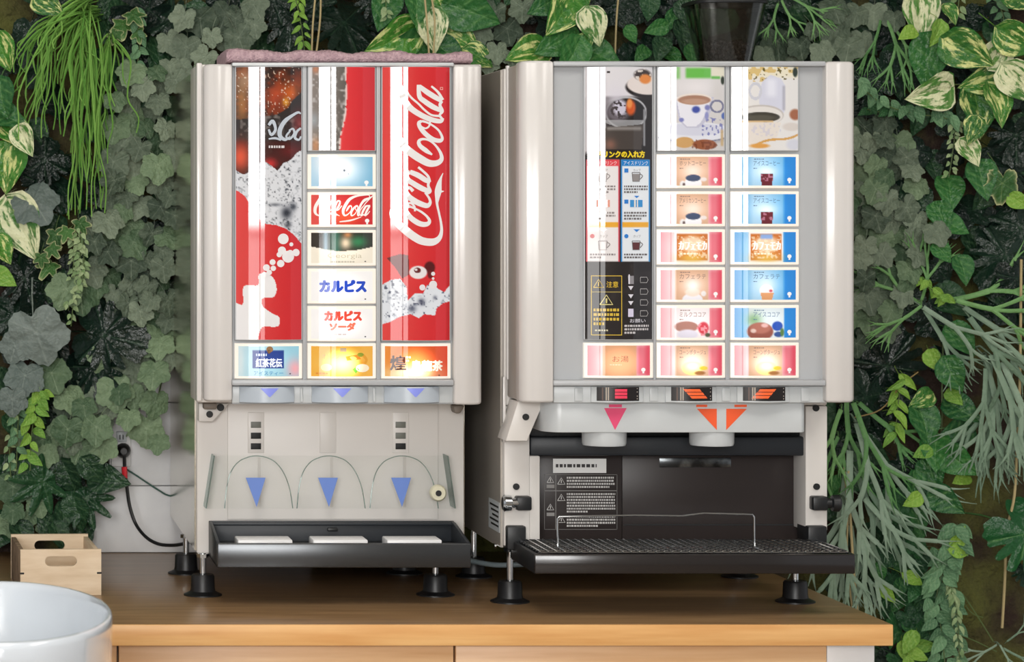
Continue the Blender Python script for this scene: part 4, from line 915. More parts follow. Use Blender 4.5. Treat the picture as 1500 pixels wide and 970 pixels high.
# bean hopper on the right machine
def hopper():
    Z = 4.62; zb = Z_(91, 4.14)-0.002; cx = X_(1073, Z); y = Z-ZW+0.05
    t = thing('bean_hopper', (cx, y, zb), 'smoky clear bean hopper half filled with dark coffee beans on the right machine', 'hopper')
    def ring(h, hw, n=28):
        return [(cx+hw*math.copysign(abs(math.cos(a))**0.5, math.cos(a)), y+hw*math.copysign(abs(math.sin(a))**0.5, math.sin(a)), h) for a in [2*math.pi*k/n for k in range(n)]]
    w = lambda p: p*Z/F
    mb = MB(); b = mb.bm; rings = [[b.verts.new(p) for p in ring(h, hw)] for h, hw in ((zb, w(30)), (Z_(88, Z), w(36)), (Z_(5, Z), w(54)), (Z_(5, Z), w(52.5)), (Z_(88, Z), w(34.5)), (zb+0.004, w(28)))]
    for A_, B_ in zip(rings, rings[1:]):
        for j in range(28): b.faces.new((A_[j], A_[(j+1) % 28], B_[(j+1) % 28], B_[j]))
    mb.build('container', M_hopper, t)
    mb = MB(); mb.prism(ring(Z_(5, Z), w(57)), (0, 0, 0.006), 0.002); mb.prism(ring(Z_(5, Z)+0.006, w(20)), (0, 0, 0.012), 0.002); mb.build('lid', M_black, t)
    rnd = random.Random(9); bb = bmesh.new(); bmesh.ops.create_icosphere(bb, subdivisions=1, radius=1)
    base = [(v.co.copy()) for v in bb.verts]; bf = [[v.index for v in f.verts] for f in bb.faces]; bb.free()
    V_, F_ = [], []
    zt_ = Z_(60, Z)
    for i in range(900):
        h = zb+0.008+(zt_-zb-0.008)*(rnd.random()**0.6); k = (h-zb)/(Z_(5, Z)-zb); lim = w(28)+(w(52)-w(28))*k-0.006
        px_, py_ = rnd.uniform(-lim, lim)*.97, rnd.uniform(-lim, lim)*.97
        R = Euler((rnd.uniform(0, 6), rnd.uniform(0, 6), rnd.uniform(0, 6))).to_matrix(); o = len(V_)
        for v in base: q = R @ Vector((v.x*0.0058, v.y*0.0042, v.z*0.003)); V_.append((q.x+px_, q.y+py_, q.z+h-zb))
        F_ += [tuple(a+o for a in f) for f in bf]
    me = bpy.data.meshes.new('coffee_beans'); me.from_pydata(V_, [], F_); me.update(); o = finish(me, 'coffee_beans', M_bean, t, True, 60); o['kind'] = 'stuff'
hopper()

# ------------------------------------------------------------------ crate and basin
def stadium(cx, cz, w, h, n=8):
    r = h/2; out = []
    for k in range(n+1): a = -math.pi/2+math.pi*k/n; out.append((cx+w/2-r+r*math.cos(a), cz+r*math.sin(a)))
    for k in range(n+1): a = math.pi/2+math.pi*k/n; out.append((cx-w/2+r+r*math.cos(a), cz+r*math.sin(a)))
    return out
def crate():
    wd, dp, ht, th = 0.131, 0.225, 0.074, 0.008
    org = W(30, 872, 4.365)
    t = thing('wooden_crate', (org.x, org.y, 0.0), 'small open birch plywood crate with hand slots beside the white basin', 'crate')
    t.rotation_euler = (0, 0, math.radians(3.2))
    def panel(y):     # board with a hand slot, built as a bridge between outline and slot
        bm = bmesh.new(); hole = stadium(wd*0.5, ht*0.745, 0.052, 0.0165); n = len(hole)
        ang = [math.atan2(h[1]-ht*0.745, h[0]-wd*0.5) for h in hole]; outer = []
        for a in ang:
            c, s_ = math.cos(a), math.sin(a); k = 1e9
            if c > 1e-6: k = min(k, (wd*0.5)/c)
            if c < -1e-6: k = min(k, (wd*0.5)/-c)
            if s_ > 1e-6: k = min(k, (ht*0.255)/s_)
            if s_ < -1e-6: k = min(k, (ht*0.745)/-s_)
            outer.append((wd*0.5+c*k, ht*0.745+s_*k))
        # snap nearest outline points to the corners
        for cx, cz in ((0, 0), (wd, 0), (0, ht), (wd, ht)):
            i = min(range(n), key=lambda i: (outer[i][0]-cx)**2+(outer[i][1]-cz)**2); outer[i] = (cx, cz)
        layers = []
        for yy in (y, y+th): layers.append(([bm.verts.new((x, yy, z)) for x, z in outer], [bm.verts.new((x, yy, z)) for x, z in hole]))
        for j in range(n):
            k = (j+1) % n
            for (O, I), flip in ((layers[0], False), (layers[1], True)): bm.faces.new((O[j], O[k], I[k], I[j]) if not flip else (O[j], I[j], I[k], O[k]))
            bm.faces.new((layers[0][0][j], layers[1][0][j], layers[1][0][k], layers[0][0][k])); bm.faces.new((layers[0][1][j], layers[0][1][k], layers[1][1][k], layers[1][1][j]))
        bmesh.ops.recalc_face_normals(bm, faces=bm.faces)
        me = bpy.data.meshes.new('end_board'); bm.to_mesh(me); bm.free(); return finish(me, 'end_board', M_crate, t, True, 30)
    panel(0.0); panel(dp-th)
    def lb(nm, *a, m=M_crate):
        b = MB().box(*a, 0.0006); me = bpy.data.meshes.new(nm); b.bm.to_mesh(me); b.bm.free(); return finish(me, nm, m, t, True, 30)
    lb('side_board', 0.0005, th, th, dp-th, 0, ht-0.004, m=M_crate_end); lb('side_board', wd-th, wd-0.0005, th, dp-th, 0, ht-0.004)
    lb('base_board', th, wd-th, th, dp-th, 0.0, th)
    for z in (0.034,): lb('joint_slot', wd-0.007, wd+0.0006, -0.0006, 0.004, z, z+0.003, m=M_hole); lb('joint_slot', -0.0006, 0.006, -0.0006, 0.004, z, z+0.003, m=M_hole)
crate()
def basin():
    Z = 3.25; cx = X_(-4, Z); y = Z-ZW; zr = Z_(893, Z); a = 168*Z/F; b = 46*Z/F/0.1415
    t = thing('basin_stand', (cx, y, -0.85), 'plain wooden stand under the white oval basin', 'stand')
    zt = zr-0.21
    MB().box(cx-0.25, cx+0.16, y-0.34, y+0.34, zt-0.03, zt, 0.004).build('stand_top', M_door, t)
    for sx_ in (-0.21, 0.12):
        for sy in (-0.3, 0.3): MB().box(cx+sx_-.02, cx+sx_+.02, y+sy-.02, y+sy+.02, -0.85, zt-0.03, 0.003).build('leg', M_door, t)
    n = 96; bm = bmesh.new(); rings = []
    prof = [(0.62, -0.208), (0.70, -0.210), (0.80, -0.19), (0.93, -0.13), (0.992, -0.06), (1.0, -0.02), (1.0, -0.008), (0.994, -0.002), (0.982, 0.0), (0.962, 0.0), (0.948, -0.003), (0.938, -0.010), (0.915, -0.05), (0.85, -0.11), (0.72, -0.165), (0.5, -0.188), (0.2, -0.194)]
    for k, h in prof: rings.append([bm.verts.new((a*k*math.cos(2*math.pi*j/n), b*(k if k > .9 else k)*math.sin(2*math.pi*j/n), h)) for j in range(n)])
    for A_, B_ in zip(rings, rings[1:]):
        for j in range(n): bm.faces.new((A_[j], A_[(j+1) % n], B_[(j+1) % n], B_[j]))
    bm.faces.new(rings[0][::-1]); bm.faces.new(rings[-1]); bmesh.ops.recalc_face_normals(bm, faces=bm.faces)
    me = bpy.data.meshes.new('oval_basin'); bm.to_mesh(me); bm.free(); o = finish(me, 'oval_basin', M_cer, None, True, 50); o.location = (cx, y, zr)
    tag(o, 'glossy white oval basin in the near left corner', 'basin')
basin()

# ------------------------------------------------------------------ plants on the wall
def leaf_mat(name, c1, c2, vein, vein_k=0.5, rough=0.45, vari=None, var_hue=0.12, edge=None):
    """leaf colour: two greens by object, paler veins, optional cream variegation (amount, colour) and pale edge"""
    if name in MATS: return MATS[name]
    m = bpy.data.materials.new(name); m.use_nodes = True; nt = m.node_tree; p = nt.nodes['Principled BSDF']; N = nt.nodes.new; L = nt.links.new
    oi = N('ShaderNodeObjectInfo'); tc = N('ShaderNodeTexCoord')
    ad = N('ShaderNodeVectorMath'); ad.operation = 'MULTIPLY_ADD'; ad.inputs[1].default_value = (1, 1, 1); L(tc.outputs['Object'], ad.inputs[0])
    cv = N('ShaderNodeCombineXYZ'); ml = N('ShaderNodeMath'); ml.operation = 'MULTIPLY'; ml.inputs[1].default_value = 37; L(oi.outputs['Random'], ml.inputs[0]); L(ml.outputs[0], cv.inputs[1]); L(cv.outputs[0], ad.inputs[2])
    ns = N('ShaderNodeTexNoise'); ns.inputs['Scale'].default_value = 3.5; ns.inputs['Detail'].default_value = 6; L(ad.outputs[0], ns.inputs['Vector'])
    mx = N('ShaderNodeMix'); mx.data_type = 'RGBA'; mx.inputs['A'].default_value = (*srgb(*c1), 1); mx.inputs['B'].default_value = (*srgb(*c2), 1)
    ma = N('ShaderNodeMath'); ma.operation = 'MULTIPLY_ADD'; ma.inputs[1].default_value = 0.9; L(ns.outputs['Fac'], ma.inputs[0]); sb = N('ShaderNodeMath'); sb.operation = 'MULTIPLY_ADD'; sb.inputs[1].default_value = 1.1; sb.inputs[2].default_value = -0.5; L(oi.outputs['Random'], sb.inputs[0]); L(sb.outputs[0], ma.inputs[2])
    ma.use_clamp = True; L(ma.outputs[0], mx.inputs['Factor']); col = mx.outputs['Result']
    if vari:
        at0 = N('ShaderNodeAttribute'); at0.attribute_name = 'leaf_place'
        mp = N('ShaderNodeMapping'); mp.inputs['Scale'].default_value = (5.0, 1.3, 1); L(at0.outputs['Vector'], mp.inputs['Vector'])
        a2 = N('ShaderNodeVectorMath'); a2.operation = 'ADD'; L(mp.outputs[0], a2.inputs[0]); L(cv.outputs[0], a2.inputs[1])
        n2 = N('ShaderNodeTexNoise'); n2.inputs['Scale'].default_value = 1.6; n2.inputs['Detail'].default_value = 5; n2.inputs['Roughness'].default_value = 0.65; L(a2.outputs[0], n2.inputs['Vector'])
        r = N('ShaderNodeMapRange'); r.inputs['From Min'].default_value = 0.5+vari[0]; r.inputs['From Max'].default_value = 0.56+vari[0]; L(n2.outputs['Fac'], r.inputs['Value'])
        m2 = N('ShaderNodeMix'); m2.data_type = 'RGBA'; m2.inputs['B'].default_value = (*srgb(*vari[1]), 1); L(r.outputs[0], m2.inputs['Factor']); L(col, m2.inputs['A']); col = m2.outputs['Result']
    at = N('ShaderNodeAttribute'); at.attribute_name = 'vein'
    pw = N('ShaderNodeMath'); pw.operation = 'POWER'; pw.inputs[1].default_value = 5.0; L(at.outputs['Fac'], pw.inputs[0])
    vk = N('ShaderNodeMath'); vk.operation = 'MULTIPLY'; vk.inputs[1].default_value = vein_k; L(pw.outputs[0], vk.inputs[0])
    m3 = N('ShaderNodeMix'); m3.data_type = 'RGBA'; m3.inputs['B'].default_value = (*srgb(*vein), 1); L(vk.outputs[0], m3.inputs['Factor']); L(col, m3.inputs['A']); col = m3.outputs['Result']
    if edge:
        ae = N('ShaderNodeAttribute'); ae.attribute_name = 'rim'
        pe = N('ShaderNodeMath'); pe.operation = 'POWER'; pe.inputs[1].default_value = 4.0; L(ae.outputs['Fac'], pe.inputs[0])
        m4 = N('ShaderNodeMix'); m4.data_type = 'RGBA'; m4.inputs['B'].default_value = (*srgb(*edge), 1); L(pe.outputs[0], m4.inputs['Factor']); L(col, m4.inputs['A']); col = m4.outputs['Result']
    L(col, p.inputs['Base Color']); p.inputs['Roughness'].default_value = rough; p.inputs['Specular IOR Level'].default_value = 0.35
    b = N('ShaderNodeBump'); b.inputs['Strength'].default_value = 0.35; b.inputs['Distance'].default_value = 0.02
    n3 = N('ShaderNodeTexNoise'); n3.inputs['Scale'].default_value = 9; n3.inputs['Detail'].default_value = 3; L(tc.outputs['Object'], n3.inputs['Vector']); L(n3.outputs['Fac'], b.inputs['Height']); L(b.outputs[0], p.inputs['Normal'])
    MATS[name] = m; return m
LM_ivy = leaf_mat('ivy_grey_green', (128, 142, 120), (62, 78, 62), (160, 174, 152), 0.5, 0.6)
LM_ivy2 = leaf_mat('ivy_mid_green', (124, 146, 112), (70, 96, 68), (166, 184, 152), 0.5, 0.55)
LM_ivyg = leaf_mat('ivy_dark_green', (44, 96, 52), (28, 66, 40), (90, 140, 84), 0.5, 0.4)
LM_ivyv = leaf_mat('ivy_variegated', (70, 116, 54), (52, 92, 46), (170, 190, 130), 0.4, 0.45, edge=(214, 214, 160))
LM_big = leaf_mat('big_grey_leaf', (124, 136, 130), (96, 110, 104), (150, 162, 152), 0.6, 0.5)
LM_mon = leaf_mat('dark_glossy_green', (24, 46, 34), (14, 30, 24), (60, 90, 66), 0.5, 0.28)
LM_fat = leaf_mat('deep_green', (40, 78, 48), (26, 54, 36), (92, 124, 86), 0.5, 0.3)
LM_pov = leaf_mat('variegated_pothos', (66, 134, 44), (40, 100, 44), (150, 190, 90), 0.35, 0.35, vari=(0.02, (222, 226, 150)))
LM_pow = leaf_mat('white_variegated_pothos', (84, 142, 56), (58, 116, 50), (190, 206, 140), 0.35, 0.38, vari=(-0.05, (230, 232, 190)))
LM_pog = leaf_mat('green_pothos', (50, 112, 52), (32, 84, 46), (120, 166, 96), 0.5, 0.32)
LM_yel = leaf_mat('young_yellow_green_leaf', (132, 176, 64), (104, 156, 60), (190, 214, 120), 0.4, 0.4)
LM_stag = leaf_mat('staghorn_grey_green', (146, 168, 146), (112, 138, 114), (150, 172, 146), 0.3, 0.6)
LM_stagg = leaf_mat('staghorn_fresh_green', (118, 164, 100), (84, 132, 76), (150, 186, 130), 0.3, 0.55)
LM_small = leaf_mat('small_soft_leaf', (104, 146, 104), (74, 116, 80), (160, 190, 150), 0.4, 0.5)
LM_str = leaf_mat('rhipsalis_green', (140, 190, 92), (96, 150, 62), (120, 186, 66), 0.0, 0.45)
LM_bead = leaf_mat('pale_bead_leaf', (168, 188, 140), (126, 156, 104), (190, 206, 160), 0.0, 0.5)
M_stem = mat('green_stem', (92, 112, 62), 0.6)

def leaf_finish(name, V_, F_, vein, rim, place):
    me = bpy.data.meshes.new(name); me.from_pydata(V_, [], F_)
    for nm, d in (('vein', vein), ('rim', rim)):
        a = me.attributes.new(nm, 'FLOAT', 'POINT'); a.data.foreach_set('value', np.array(d, np.float32))
    a = me.attributes.new('leaf_place', 'FLOAT_VECTOR', 'POINT'); a.data.foreach_set('vector', np.array(place, np.float32).ravel())
    me.update(); me.shade_smooth(); return me
def stalk(V_, F_, vein, rim, place, start, end, r=0.016):
    """thin petiole reaching back to the wall"""
    o = len(V_); s_, e = Vector(start), Vector(end)
    for p in (s_, (s_+e)/2+Vector((0, 0, 0.05)), e):
        for k in range(3): a = 2*math.pi*k/3; V_.append((p.x+r*math.cos(a), p.y, p.z+r*math.sin(a))); vein.append(1); rim.append(0); place.append((0, 0, 0))
    for i in range(2):
        for k in range(3): a, b = o+i*3+k, o+i*3+(k+1) % 3; F_.append((a, b, b+3, a+3))
def star_leaf(name, lobes, base=0.42, notch=None, cup=0.16, n=48, seed=0, center=0.42, wob=0.03):
    """lobed leaf; lobes (angle deg from tip, reach, width deg). unit length, tip at -z"""
    rnd = random.Random(seed); V_, F_, vein, rim, place = [(0, 0.0, -center)], [], [1.0], [0], [(0, .5, 0)]
    ks = (0.3, 0.6, 0.85, 1.0)
    ph = rnd.uniform(0, 6)
    for k in ks:
        for j in range(n):
            th = -180+360*j/n; r = base; near = 0
            for a, R, w in lobes:
                d = abs((th-a+180) % 360-180); g = math.exp(-(d/w)**2); r = max(r, base+(R-base)*g); near = max(near, math.exp(-(d/5.0)**2))
            if notch:
                for a, dep, w in notch: d = abs((th-a+180) % 360-180); r *= 1-dep*math.exp(-(d/w)**2)
            r *= 1+wob*math.sin(th*0.35+ph)
            rr = r*k; x = rr*math.sin(math.radians(th)); z = -center-rr*math.cos(math.radians(th))
            y = cup*rr*rr*1.3+0.035*math.cos(math.radians(th*5))*k-0.05*near*k
            V_.append((x, y, z)); vein.append(near if k < 0.99 else near*0.6); rim.append(1.0 if k > .99 else (0.55 if k > .8 else 0)); place.append((x, -z, 0))
    for j in range(n): F_.append((0, 1+j, 1+(j+1) % n))
    for i in range(len(ks)-1):
        for j in range(n): a, b = 1+i*n+j, 1+i*n+(j+1) % n; F_.append((a, a+n, b+n, b))
    stalk(V_, F_, vein, rim, place, (0, 0.02, -center*0.6), (0, 0.9, 0.35))
    return leaf_finish(name, V_, F_, vein, rim, place)
def blade_leaf(name, width=0.36, fold=0.10, curl=0.18, p=0.62, lobe=0.0, rows=12, seed=0, sway=0.05):
    """simple pointed leaf, unit length, tip at -z"""
    V_, F_, vein, rim, place = [], [], [], [], []; cols = (-1, -.85, -.45, -.06, 0, .06, .45, .85, 1); m_ = len(cols)
    for i in range(rows+1):
        v = i/rows; w = width*max(0.015, math.sin(math.pi*min(1, v**p))**0.85)*(1.0-0.10*v)
        for c in cols:
            x = c*w+sway*math.sin(v*3.0); z = -v+lobe*abs(c)*math.exp(-(v/0.16)**2)
            y = -fold*abs(c)*w*2+curl*(v-0.35)**2+0.02*math.sin(v*14+c*3)*abs(c)
            V_.append((x, y, z)); vein.append(1.0 if c == 0 else (0.72+0.28*math.sin((v*1.0+abs(c)*0.16)*50) if abs(c) < .9 else .3)); rim.append(1.0 if abs(c) == 1 else (.5 if abs(c) > .8 else 0)); place.append((c*width, v, 0))
    for i in range(rows):
        for k in range(m_-1): a = i*m_+k; F_.append((a, a+m_, a+m_+1, a+1))
    stalk(V_, F_, vein, rim, place, (0, 0.02, -0.02), (0, 0.8, 0.3), 0.014)
    return leaf_finish(name, V_, F_, vein, rim, place)
def frond(name, seed, spread=25, depth=3, ln=0.40):
    """antler shaped frond of forking ribbons, unit length, hanging to -z"""
    rnd = random.Random(seed); V_, F_, vein, rim, place = [], [], [], [], []
    def ribbon(p, ang, w, l, d):
        n = 5; prev = None; x, z = p; a = ang; bend = rnd.uniform(-14, 14)
        for i in range(n+1):
            t = i/n; ww = w*(1-0.25*t)*(1.0 if d > 0 else (1-0.85*t))+(0.35*w*t*t if d > 0 else 0)
            nx_, nz_ = math.cos(math.radians(a)), math.sin(math.radians(a))
            y = -0.30*math.sin(min(1.0, -z*1.3+0.05)*2.2)*0.6+0.05*math.sin(x*9)
            o = len(V_)
            for c in (-1, 0, 1): V_.append((x+c*ww*nx_, y+0.02*abs(c), z+c*ww*nz_)); vein.append(.6 if c == 0 else 0); rim.append(abs(c)); place.append((c*.1, t, 0))
            if prev is not None:
                for c in (0, 1): F_.append((prev+c, o+c, o+c+1, prev+c+1))
            prev = o
            a += bend/n; x += l/n*math.sin(math.radians(a)); z -= l/n*math.cos(math.radians(a)); 
        x -= l/n*math.sin(math.radians(a)); z += l/n*math.cos(math.radians(a))
        if d > 0:
            k = 2 if rnd.random() < .75 else 3
            for q in range(k):
                s_ = (q-(k-1)/2)*spread*rnd.uniform(.8, 1.3)*(1.3 if k == 2 else 1); na = a+s_; na = na*0.86
                ribbon((x, z), na, w*(0.84 if d > 1 else .74), l*rnd.uniform(.6, .95), d-1)
    ribbon((0, 0), rnd.uniform(-8, 8), 0.030, ln, depth)
    stalk(V_, F_, vein, rim, place, (0, 0.0, 0), (0, 0.3, 0.06), 0.012)
    return leaf_finish(name, V_, F_, vein, rim, place)
IVY = [(0, .62, 26), (62, .56, 24), (-62, .56, 24), (128, .50, 22), (-128, .50, 22)]
MESH = {
 'ivy': [star_leaf('leaf', IVY, .40, [(180, .55, 14)], .15, seed=k, wob=.04) for k in range(3)],
 'ivy_sharp': [star_leaf('leaf', [(0, .70, 20), (58, .58, 18), (-58, .58, 18), (122, .46, 18), (-122, .46, 18)], .30, [(180, .5, 16)], .2, seed=k) for k in range(2)],
 'ivy_round': [star_leaf('leaf', [(0, .60, 27), (64, .55, 25), (-64, .55, 25), (126, .48, 24), (-126, .48, 24)], .42, [(180, .38, 16)], .2, seed=k, wob=.03) for k in range(2)],
 'palmate': [star_leaf('leaf', [(0, .64, 14), (38, .62, 13), (-38, .62, 13), (76, .58, 13), (-76, .58, 13), (116, .5, 13), (-116, .5, 13)], .22, None, .12, 72, seed=3)],
 'monstera': [star_leaf('leaf', [(0, .62, 50), (60, .52, 40), (-60, .52, 40), (120, .5, 36), (-120, .5, 36)], .46, [(180, .5, 12)]+[(s_*a, .42, 4.5) for s_ in (1, -1) for a in (34, 58, 82, 106)], .18, 96, seed=5)],
 'heart': [blade_leaf('leaf', .40, .16, .30, .58, .10, seed=k, sway=.03*(-1)**k) for k in range(2)],
 'oval': [blade_leaf('leaf', .30, .14, .3, .70, .03, sway=.03*(-1)**k) for k in range(2)],
 'lance': [blade_leaf('leaf', .20, .2, .5, .75, 0, rows=8, sway=.06*(-1)**k) for k in range(2)],
 'frond': [frond('frond', s_) for s_ in (3, 8, 21, 34)],
}
def with_mat(kind, m):
    key = (kind, m.name)
    if key not in MESH:
        out = []
        for me in MESH[kind]:
            c = me.copy(); c.materials.clear(); c.materials.append(m); out.append(c)
        MESH[key] = out
    return MESH[key]
RND = random.Random(77)
def leaf(plant, kind, m, px, py, size, tip=0, Z=4.87, tilt=None, yaw=None, name='leaf', center=True):
    """leaf whose middle stands at picture position px, py; tip: degrees from straight down, positive to the right"""
    me = RND.choice(with_mat(kind, m)); s_ = size*Z/F
    o = bpy.data.objects.new(name, me); COL.objects.link(o); o.parent = plant
    R = Matrix.Rotation(-math.radians(tip), 4, 'Y') @ Matrix.Rotation(math.radians(RND.uniform(-22, 22) if yaw is None else yaw), 4, 'Z') @ Matrix.Rotation(math.radians(RND.uniform(-34, 10) if tilt is None else tilt), 4, 'X')
    off = R @ Vector((0, 0, 0.45*s_ if center else 0))
    o.matrix_local = Matrix.Translation(W(px, py, Z)+off-plant.location) @ R @ Matrix.Diagonal((s_, s_, s_, 1))
    return o
def plant(name, label, px, py, cat='plant', group='plants of the living wall', Z=4.93):
    return thing(name, W(px, py, Z), label, cat, group)
def vine_stem(pl, pts, r=0.0016, Z=4.90, m=None, name='stem'):
    return MB().tube(spline([W(p[0], p[1], p[2] if len(p) > 2 else Z) for p in pts], 5), r, 5).build(name, m or M_stem, pl)
def fill(pl, kind, m, poly, n, smin, smax, Z0=4.84, Z1=4.91, gap=0.55, tip=30, alt=None):
    """scatter leaves inside a picture polygon, spaced by their size"""
    xs, ys = [p[0] for p in poly], [p[1] for p in poly]; pts = []; tries = 0
    def inside(x, y):
        c = False
        for i in range(len(poly)):
            (x0, y0), (x1, y1) = poly[i], poly[i-1]
            if (y0 > y) != (y1 > y) and x < (x1-x0)*(y-y0)/(y1-y0)+x0: c = not c
        return c
    while len(pts) < n and tries < 6000:
        tries += 1; x, y = RND.uniform(min(xs), max(xs)), RND.uniform(min(ys), max(ys)); s_ = RND.uniform(smin, smax)
        if not inside(x, y) or any((x-a)**2+(y-b)**2 < (gap*(s_+c)/2)**2 for a, b, c in pts): continue
        pts.append((x, y, s_)); k, mm = (kind, m) if not alt or RND.random() > alt[2] else alt[:2]
        leaf(pl, k, mm, x, y, s_, RND.uniform(-tip, tip), RND.uniform(Z0, Z1))

# ivy
p = plant('ivy_plant', 'grey-green ivy over the top left corner of the cold drink dispenser', 330, 30)
for x, y, s_, t in ((293, 28, 52, 10), (330, 22, 50, -20), (273, 70, 50, -10), (310, 53, 32, 0), (350, 56, 48, 20), (373, 37, 36, 10), (372, 8, 44, 30), (268, 25, 40, -20), (262, 105, 46, 10), (338, 62, 40, 0), (300, 84, 40, -30), (345, 28, 36, 0), (248, 60, 40, 20)): leaf(p, 'ivy_round' if s_ > 42 else 'ivy', LM_ivy, x, y, s_, t, RND.uniform(4.78, 4.86))
p = plant('ivy_plant', 'dense grey-green ivy curtain beside the steel side of the cold drink dispenser', 210, 230)
fill(p, 'ivy', LM_ivy, [(195, 95), (262, 95), (256, 330), (250, 470), (180, 480), (130, 400), (128, 340), (165, 240), (160, 150)], 90, 32, 52, 4.79, 4.89, .56, alt=('ivy_round', LM_ivy2, .35))
p = plant('ivy_plant', 'mid-green ivy trailing down over the white wall board', 190, 560)
fill(p, 'ivy_round', LM_ivy2, [(150, 470), (248, 470), (250, 530), (195, 580), (160, 600), (140, 640), (90, 660), (84, 600), (140, 560)], 30, 36, 52, 4.82, 4.89, .5, alt=('ivy', LM_ivy, .4))
for x, y, s_, t in ((225, 545, 50, 0), (228, 590, 46, -10), (214, 628, 54, 0), (232, 648, 36, 0), (188, 612, 38, 0), (152, 655, 44, -10), (141, 627, 50, 0), (118, 657, 44, -20), (99, 630, 50, -10), (168, 573, 58, 10), (235, 505, 44, 0)): leaf(p, 'ivy_round', LM_ivy2, x, y, s_, t, RND.uniform(4.78, 4.84))
vine_stem(p, [(246, 470), (240, 540), (228, 600), (226, 640)]); vine_stem(p, [(200, 560), (196, 610), (185, 640)])
p = plant('ivy_plant', 'pale ivy at the lower left above the wooden crate', 50, 690)
for x, y, s_, t in ((65, 665, 44, 0), (19, 715, 56, 0), (57, 737, 40, 10), (19, 749, 36, 0), (45, 690, 40, -10), (62, 645, 36, 0), (10, 765, 46, 20), (28, 640, 30, 0), (70, 770, 36, 0), (38, 760, 34, 10)): leaf(p, 'ivy_round', LM_ivy2, x, y, s_, t, RND.uniform(4.82, 4.87))
p = plant('ivy_plant', 'grey-green ivy curtain right of the coffee dispenser', 1295, 330)
fill(p, 'ivy', LM_ivy, [(1248, 170), (1300, 175), (1345, 260), (1345, 400), (1300, 480), (1252, 510), (1225, 400), (1225, 200)], 62, 34, 50, 4.82, 4.90, .5, alt=('ivy_round', LM_ivy2, .4))
p = plant('ivy_plant', 'grey ivy above the right end of the coffee dispenser', 1200, 45)
for x, y, s_, t in ((1139, 62, 58, 0), (1172, 68, 38, 10), (1225, 42, 54, 0), (1222, 12, 46, 10), (1243, 68, 48, -10), (1191, 44, 28, 0), (1205, 75, 40, 20), (1262, 60, 40, 0), (1280, 20, 44, 0), (1255, 20, 40, -20), (1310, 28, 34, 0), (1160, 88, 34, 0), (1120, 80, 36, 0)): leaf(p, 'ivy_round', LM_ivy, x, y, s_, t, RND.uniform(4.80, 4.88))
p = plant('ivy_plant', 'grey ivy between the tops of the two machines', 735, 50)
for x, y, s_, t in ((703, 48, 40, 0), (743, 43, 44, 10), (725, 18, 40, -10), (765, 12, 40, 0), (728, 75, 36, 0), (770, 58, 30, 10), (715, 92, 34, 0), (750, 84, 30, 0)): leaf(p, 'ivy', LM_ivy, x, y, s_, t, RND.uniform(4.82, 4.88))
p = plant('ivy_plant', 'dark green ivy trailing beside the lower right staghorn fern', 1320, 780)
fill(p, 'ivy', LM_ivyg, [(1285, 720), (1345, 710), (1350, 800), (1370, 900), (1380, 985), (1310, 985), (1300, 880), (1275, 800)], 42, 30, 44, 4.84, 4.90, .5, alt=('heart', LM_pog, .4))
p = plant('ivy_plant', 'cream-edged ivy sprigs hanging below the green strings', 95, 350)
for x, y, s_, t in ((82, 345, 36, 10), (72, 390, 38, -30), (118, 328, 30, 20), (98, 340, 28, -20), (60, 378, 26, 0), (76, 365, 28, 40), (180, 36, 40, 0), (195, 22, 36, 30), (170, 50, 26, -20), (202, 48, 26, 10)): leaf(p, 'ivy_sharp', LM_ivyv, x, y, s_, t, RND.uniform(4.78, 4.84))
# large single leaves
p = plant('cissus_plant', 'big blue-grey leaves at the left edge under the bead vine', 55, 500)
for x, y, s_, t in ((54, 489, 92, 15), (22, 508, 50, -20), (36, 552, 60, -10), (76, 548, 56, 20), (102, 582, 52, 10), (18, 586, 46, 0), (50, 296, 72, 30), (118, 430, 60, 0), (96, 425, 56, -20)): leaf(p, 'ivy_round', LM_big if s_ > 80 or x < 60 else LM_ivy2, x, y, s_, t, RND.uniform(4.78, 4.85))
p = plant('monstera_plant', 'dark split-leaf plant beside the ivy on the left', 108, 515)
for x, y, s_, t in ((155, 492, 110, 75), (92, 540, 90, -35), (140, 540, 84, 30), (64, 236, 74, -60), (36, 410, 80, 20), (20, 465, 70, 0), (60, 270, 60, 10)): leaf(p, 'monstera', LM_mon, x, y, s_, t, RND.uniform(4.84, 4.89))
p = plant('fatsia_plant', 'deep green pointed leaves above the wooden crate', 110, 715)
for x, y, s_, t in ((61, 707, 88, -60), (126, 732, 76, 15), (158, 704, 62, 80), (95, 756, 44, -10), (100, 700, 60, 20), (70, 768, 46, -20), (135, 690, 50, 40), (112, 752, 56, 10), (30, 785, 50, 0), (88, 785, 44, 20)): leaf(p, 'palmate' if s_ > 70 else 'heart', LM_fat, x, y, s_, t, RND.uniform(4.82, 4.87))
p = plant('monstera_plant', 'dark split-leaf plant above the red poster machine', 500, 30)
for x, y, s_, t in ((505, 36, 110, 10), (425, 30, 90, 0), (460, 10, 70, -20), (548, 0, 60, 20), (215, 15, 96, -70), (255, 30, 80, 60), (400, 0, 70, 20)): leaf(p, 'monstera', LM_mon, x, y, s_, t, RND.uniform(4.84, 4.89))
p = plant('monstera_plant', 'dark split-leaf plant right of the coffee dispenser', 1295, 545)
for x, y, s_, t in ((1300, 540, 120, 20), (1268, 585, 90, -20), (1320, 590, 60, 40), (1275, 120, 70, 10), (1300, 105, 60, 40)): leaf(p, 'monstera', LM_mon, x, y, s_, t, RND.uniform(4.85, 4.89))
p = plant('monstera_plant', 'nearly black split leaves at the right edge above the staghorn fern', 1475, 370)
